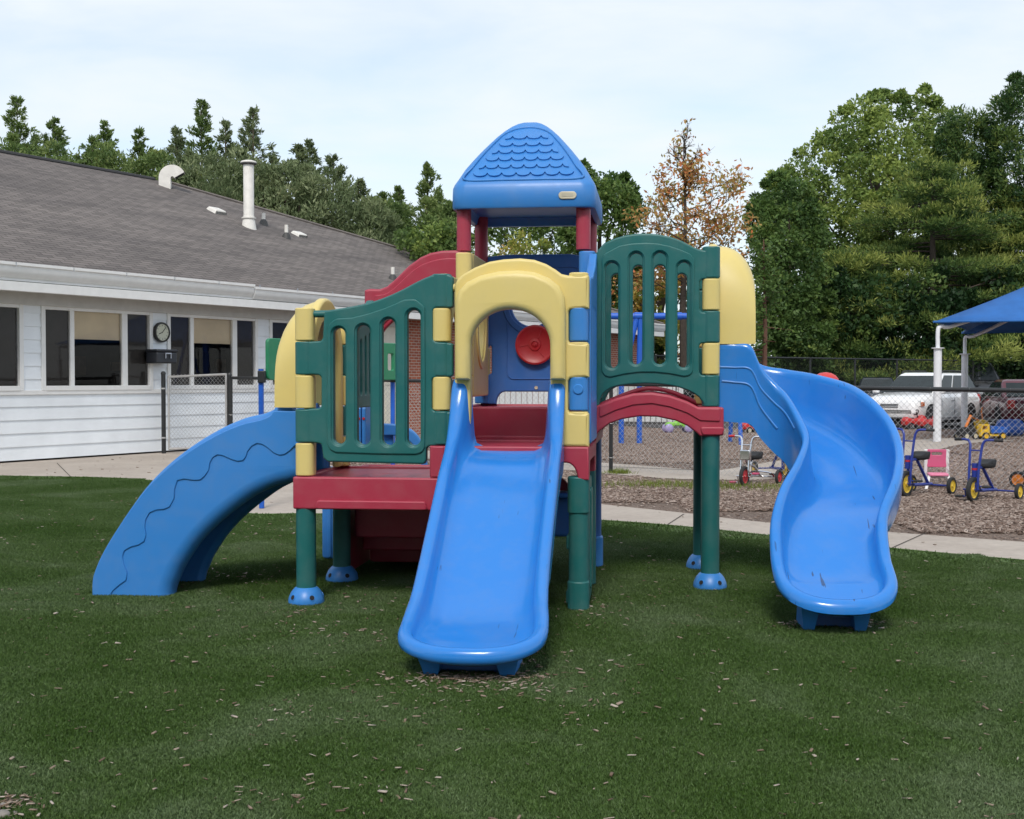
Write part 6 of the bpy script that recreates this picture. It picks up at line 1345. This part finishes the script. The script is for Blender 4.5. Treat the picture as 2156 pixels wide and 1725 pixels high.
# centre
crown_px('broadleaf_tree', [(1000, 480), (1040, 440), (1120, 430), (1215, 440), (1230, 560), (1215, 760), (1010, 760)], 52, 3.0, 'green tree showing between the red posts of the play tower', 'broad', 16000, .17, 'trees behind the play set', 1110, clump=.8, bright=.5)
crown_px('broadleaf_tree', [(1030, 500), (1110, 490), (1170, 530), (1160, 760), (1020, 760)], 48, 1.5, 'yellow green sapling in front, below the play tower roof', 'autumn', 5500, .15, 'trees behind the play set', 1090, clump=.5, bright=.3)
crown_px('broadleaf_tree', [(1180, 470), (1195, 395), (1222, 345), (1255, 336), (1290, 348), (1318, 372), (1345, 420), (1362, 470), (1372, 520), (1350, 600), (1330, 760), (1180, 760)], 50, 3.0, 'rounded green tree right of the play tower roof', 'broad', 22000, .17, 'trees behind the play set', 1260, clump=.7, bright=.48)
crown_px('autumn_tree', [(1280, 560), (1330, 520), (1400, 500), (1470, 505), (1500, 540), (1510, 640), (1490, 790), (1280, 790)], 50, 2.4, 'yellowing tree behind the slatted green panel', 'autumn', 15000, .16, 'trees behind the play set', 1390, clump=.6, bright=.5, tvar=.25)
crown_px('shrub', [(980, 720), (1300, 700), (1520, 740), (1560, 820), (1560, 850), (980, 850)], 49, 1.5, 'low dark hedge behind the white board fence', 'broad', 12000, .17, 'trees behind the play set', 1200, clump=.6, bright=.3, cat='shrub')
# thin oak with bare twigs and rusty leaves
def sparse_tree(x, d, ytop, ybase_px, label):
    base = AT(x, 800, d); base.z = 0; H = AT(x, ytop, d).z; tr = MB(); P, T = [], []
    tr.tube([(0, 0, 0), (-.05, 0, H * .4), (.04, 0, H * .7), (-.05, 0, H * .95)], [.16, .12, .06, .01], 8)
    def br(p, dv, L, r, dep, leafy):
        pts = [p]; q = p.copy()
        for k in range(4):
            dv = (dv + Vector(rng.normal(0, .13, 3)) + Vector((0, 0, .05))).normalized(); q = q + dv * L / 4; pts.append(q.copy())
        tr.tube(pts, [r, r * .8, r * .6, r * .42, r * .25], 4, cap=False)
        if dep > 0:
            for k in range(4 if dep > 1 else 5):
                t = rng.uniform(.3, 1); i = min(3, int(t * 4)); s = pts[i].lerp(pts[i + 1], t * 4 - i if t < 1 else 1)
                br(s, (dv * .8 + Vector(rng.normal(0, .55, 3))).normalized(), L * rng.uniform(.35, .6), r * .5, dep - 1, leafy)
        if leafy and dep <= 1:
            for s in pts[2:]:
                m = rng.integers(4, 11)
                if rng.uniform() < leafy: P.append(np.array(s) + rng.normal(0, .16, (m, 3))); T.append(np.clip(rng.normal(.56, .25) + rng.normal(0, .12, m), 0, 1))
    for i in range(34):
        h = .42 + .54 * (i + rng.uniform()) / 34; az = rng.uniform(0, 2 * math.pi); L = 2.05 * math.sqrt(max(.04, 1 - ((h - .62) / .40) ** 2)) * rng.uniform(.75, 1.15)
        el = rng.uniform(.0, .5) if h < .72 else rng.uniform(.6, 1.15); L *= 1 if h < .72 else .55
        br(Vector((0, 0, h * H)), Vector((math.cos(az) * math.cos(el), math.sin(az) * math.cos(el), math.sin(el))), L, .032, 2, .5 if h < .74 else (.32 if h < .80 else .03))
    P = np.concatenate(P); T = np.concatenate(T); V, F, T = leaves(P, T, .18, .45, np.tile([0, 0, -.4], (len(P), 1)), .8)
    return finish_tree('autumn_tree', base, V, F, T, LM['rust'], tr, M_BARKD, label, 'trees behind the play set')
sparse_tree(1440, 46, 272, 800, 'thin oak with bare top twigs and rusty brown leaves')
# right hand group
RGp = 'trees on the right beyond the parking lot'
crown_px('broadleaf_tree', [(1590, 470), (1600, 400), (1625, 365), (1660, 340), (1690, 312), (1722, 285), (1745, 245), (1775, 232), (1800, 200), (1830, 196), (1856, 188), (1890, 200), (1925, 186), (1958, 184), (1978, 215), (2010, 260), (2060, 300), (2080, 500), (2050, 650), (1700, 620), (1610, 560)], 74, 5.0, 'tall light green broadleaf tree behind the dark pine', 'lime', 70000, .23, RGp, 1850, clump=.85, bright=.62, trunk_r=.4, limbs=60, nclump=420)
crown_px('broadleaf_tree', [(1576, 490), (1580, 440), (1608, 385), (1640, 365), (1700, 390), (1740, 480), (1760, 620), (1740, 780), (1600, 780), (1590, 600), (1600, 540)], 60, 3.0, 'darker broadleaf tree forming the left edge of the right hand group', 'broad', 32000, .2, RGp, 1660, clump=.65, bright=.38, nclump=220)
crown_px('pine_tree', [(1985, 250), (2010, 215), (2040, 226), (2060, 212), (2085, 262), (2110, 330), (2130, 480), (2120, 700), (1960, 700), (1950, 420)], 70, 3.4, 'dark pine spire between the light tree and the right edge', 'pine', 42000, .26, RGp, 2040, clump=.75, bright=.50, asp=.3, bark=M_BARKD, nclump=220, upb=.4)
crown_px('pine_tree', [(2080, 260), (2095, 190), (2120, 178), (2140, 160), (2175, 170), (2240, 230), (2300, 420), (2300, 760), (2110, 760), (2090, 500)], 68, 3.4, 'tall dark pine reaching highest at the right edge', 'pine', 46000, .26, RGp, 2190, clump=.75, bright=.48, asp=.3, bark=M_BARKD, nclump=240, upb=.4)
def big_pine(x, d, label, H, spread, polybits):
    base = AT(x, 800, d); base.z = 0; tr = MB(); tr.tube([(0, 0, 0), (.1, 0, H * .4), (0, 0, H * .8), (0, 0, H)], [.26, .2, .1, .02], 10); P, T, D = [], [], []
    for i in range(110):
        h = .06 + .92 * (i + rng.uniform()) / 110; az = rng.uniform(0, 2 * math.pi)
        L = spread * (1.08 - h) ** .7 * rng.uniform(.7, 1.1) * (1 if h > .2 else .9); dv = Vector((math.cos(az), math.sin(az), 0)); q = Vector((0, 0, h * H)); pts = []
        for k in range(7):
            t = k / 6; pts.append(q + dv * L * t + Vector((0, 0, L * (.10 * t - .22 * t * t + .16 * t ** 4))))
        tr.tube(pts, [.05 * (1 - k / 7.5) for k in range(7)], 5, cap=False)
        nt_ = max(4, int(L * 2.6)); bt = rng.normal(.50, .12)
        for k in range(nt_):
            t = .35 + .65 * (k + rng.uniform()) / nt_; i0 = min(5, int(t * 6)); c = pts[i0].lerp(pts[i0 + 1], t * 6 - i0); side_ = Vector((-dv.y, dv.x, 0)) * rng.normal(0, .26 * L * (.25 + .6 * (t - .3)))
            c = c + side_ + Vector((0, 0, rng.normal(.03, .06))); m = 85; u = rng.normal(0, 1, (m, 3)); u /= np.linalg.norm(u, axis=1)[:, None]; r = rng.uniform(.28, .66)
            pp = np.array(c) + u * (rng.uniform(.1, 1, m) ** .6)[:, None] * r * np.array([1.2, 1.2, .66]); P.append(pp); tip = max(0, (t - .68) / .32)
            T.append(np.clip(bt + tip * .34 + np.clip(u[:, 2], -1, 1) * .10 + rng.normal(0, .09, m) + .15 * (rng.uniform() < .25), 0, 1)); D.append(u * .7 + np.array([dv.x * .4, dv.y * .4, .7]))  # lighter tip growth, plus sunlit highlights put into the needle tint
    P, T, D = np.concatenate(P), np.concatenate(T), np.concatenate(D); P[:, 2] = np.maximum(P[:, 2], .3); V, F, T = leaves(P, T, .23, .22, D, .5)
    return finish_tree('pine_tree', base, V, F, T, LM['pine'], tr, M_BARKD, label, RGp)
big_pine(1960, 64, 'wide drooping pine with yellow green tips, largest of the group', 12.8, 8.0, None)
big_pine(1790, 63, 'mid sized drooping pine left of the largest one', 8.0, 5.2, None)
big_pine(2160, 67, 'drooping pine behind the blue canopy at the right edge', 11.5, 6.6, None)
# slim pine trunk with few branches at the left of the group
def slim(x, d, ytop, label):
    base = AT(x, 800, d); base.z = 0; H = AT(x, ytop, d).z; tr = MB(); tr.tube([(0, 0, 0), (.03, 0, H * .5), (-.05, 0, H)], [.11, .08, .02], 8); P, T = [], []
    for i in range(46):
        h = .15 + .84 * (i + rng.uniform()) / 46; az = rng.uniform(0, 6.28); L = rng.uniform(.5, 1.25) * (1.15 - h * .6); e = Vector((math.cos(az), math.sin(az), rng.uniform(-.2, .35))); s = Vector((0, 0, h * H)); tr.tube([s, s + e * L], [.022, .006], 4, cap=False)
        if h > .45 or rng.uniform() < .15:
            for k in range(4): m = 16; c = np.array(s + e * L * (.5 + .16 * k)); P.append(c + rng.normal(0, .14, (m, 3))); T.append(np.clip(rng.normal(.4, .12) + rng.normal(0, .1, m), 0, 1))
    P, T = np.concatenate(P), np.concatenate(T); V, F, T = leaves(P, T, .16, .5); return finish_tree('broadleaf_tree', base, V, F, T, LM['broad'], tr, plain('red_bark', (.12, .06, .04), .9), label, RGp)
slim(1609, 46, 505, 'slim bare trunked tree just right of the yellow slide hood')
crown_px('shrub', [(1590, 735), (1640, 640), (1760, 560), (2170, 560), (2330, 640), (2330, 850), (1540, 850)], 62, 1.8, 'dense dark undergrowth behind the tall black fence', 'pine', 40000, .24, RGp, 1900, clump=.9, bright=.22, cat='shrub')
crown_px('shrub', [(1480, 780), (1560, 740), (1640, 730), (1660, 850), (1480, 850)], 56, 1.5, 'dark bush where the tall black fence ends', 'broad', 6000, .2, RGp, 1570, clump=.8, bright=.25, cat='shrub')
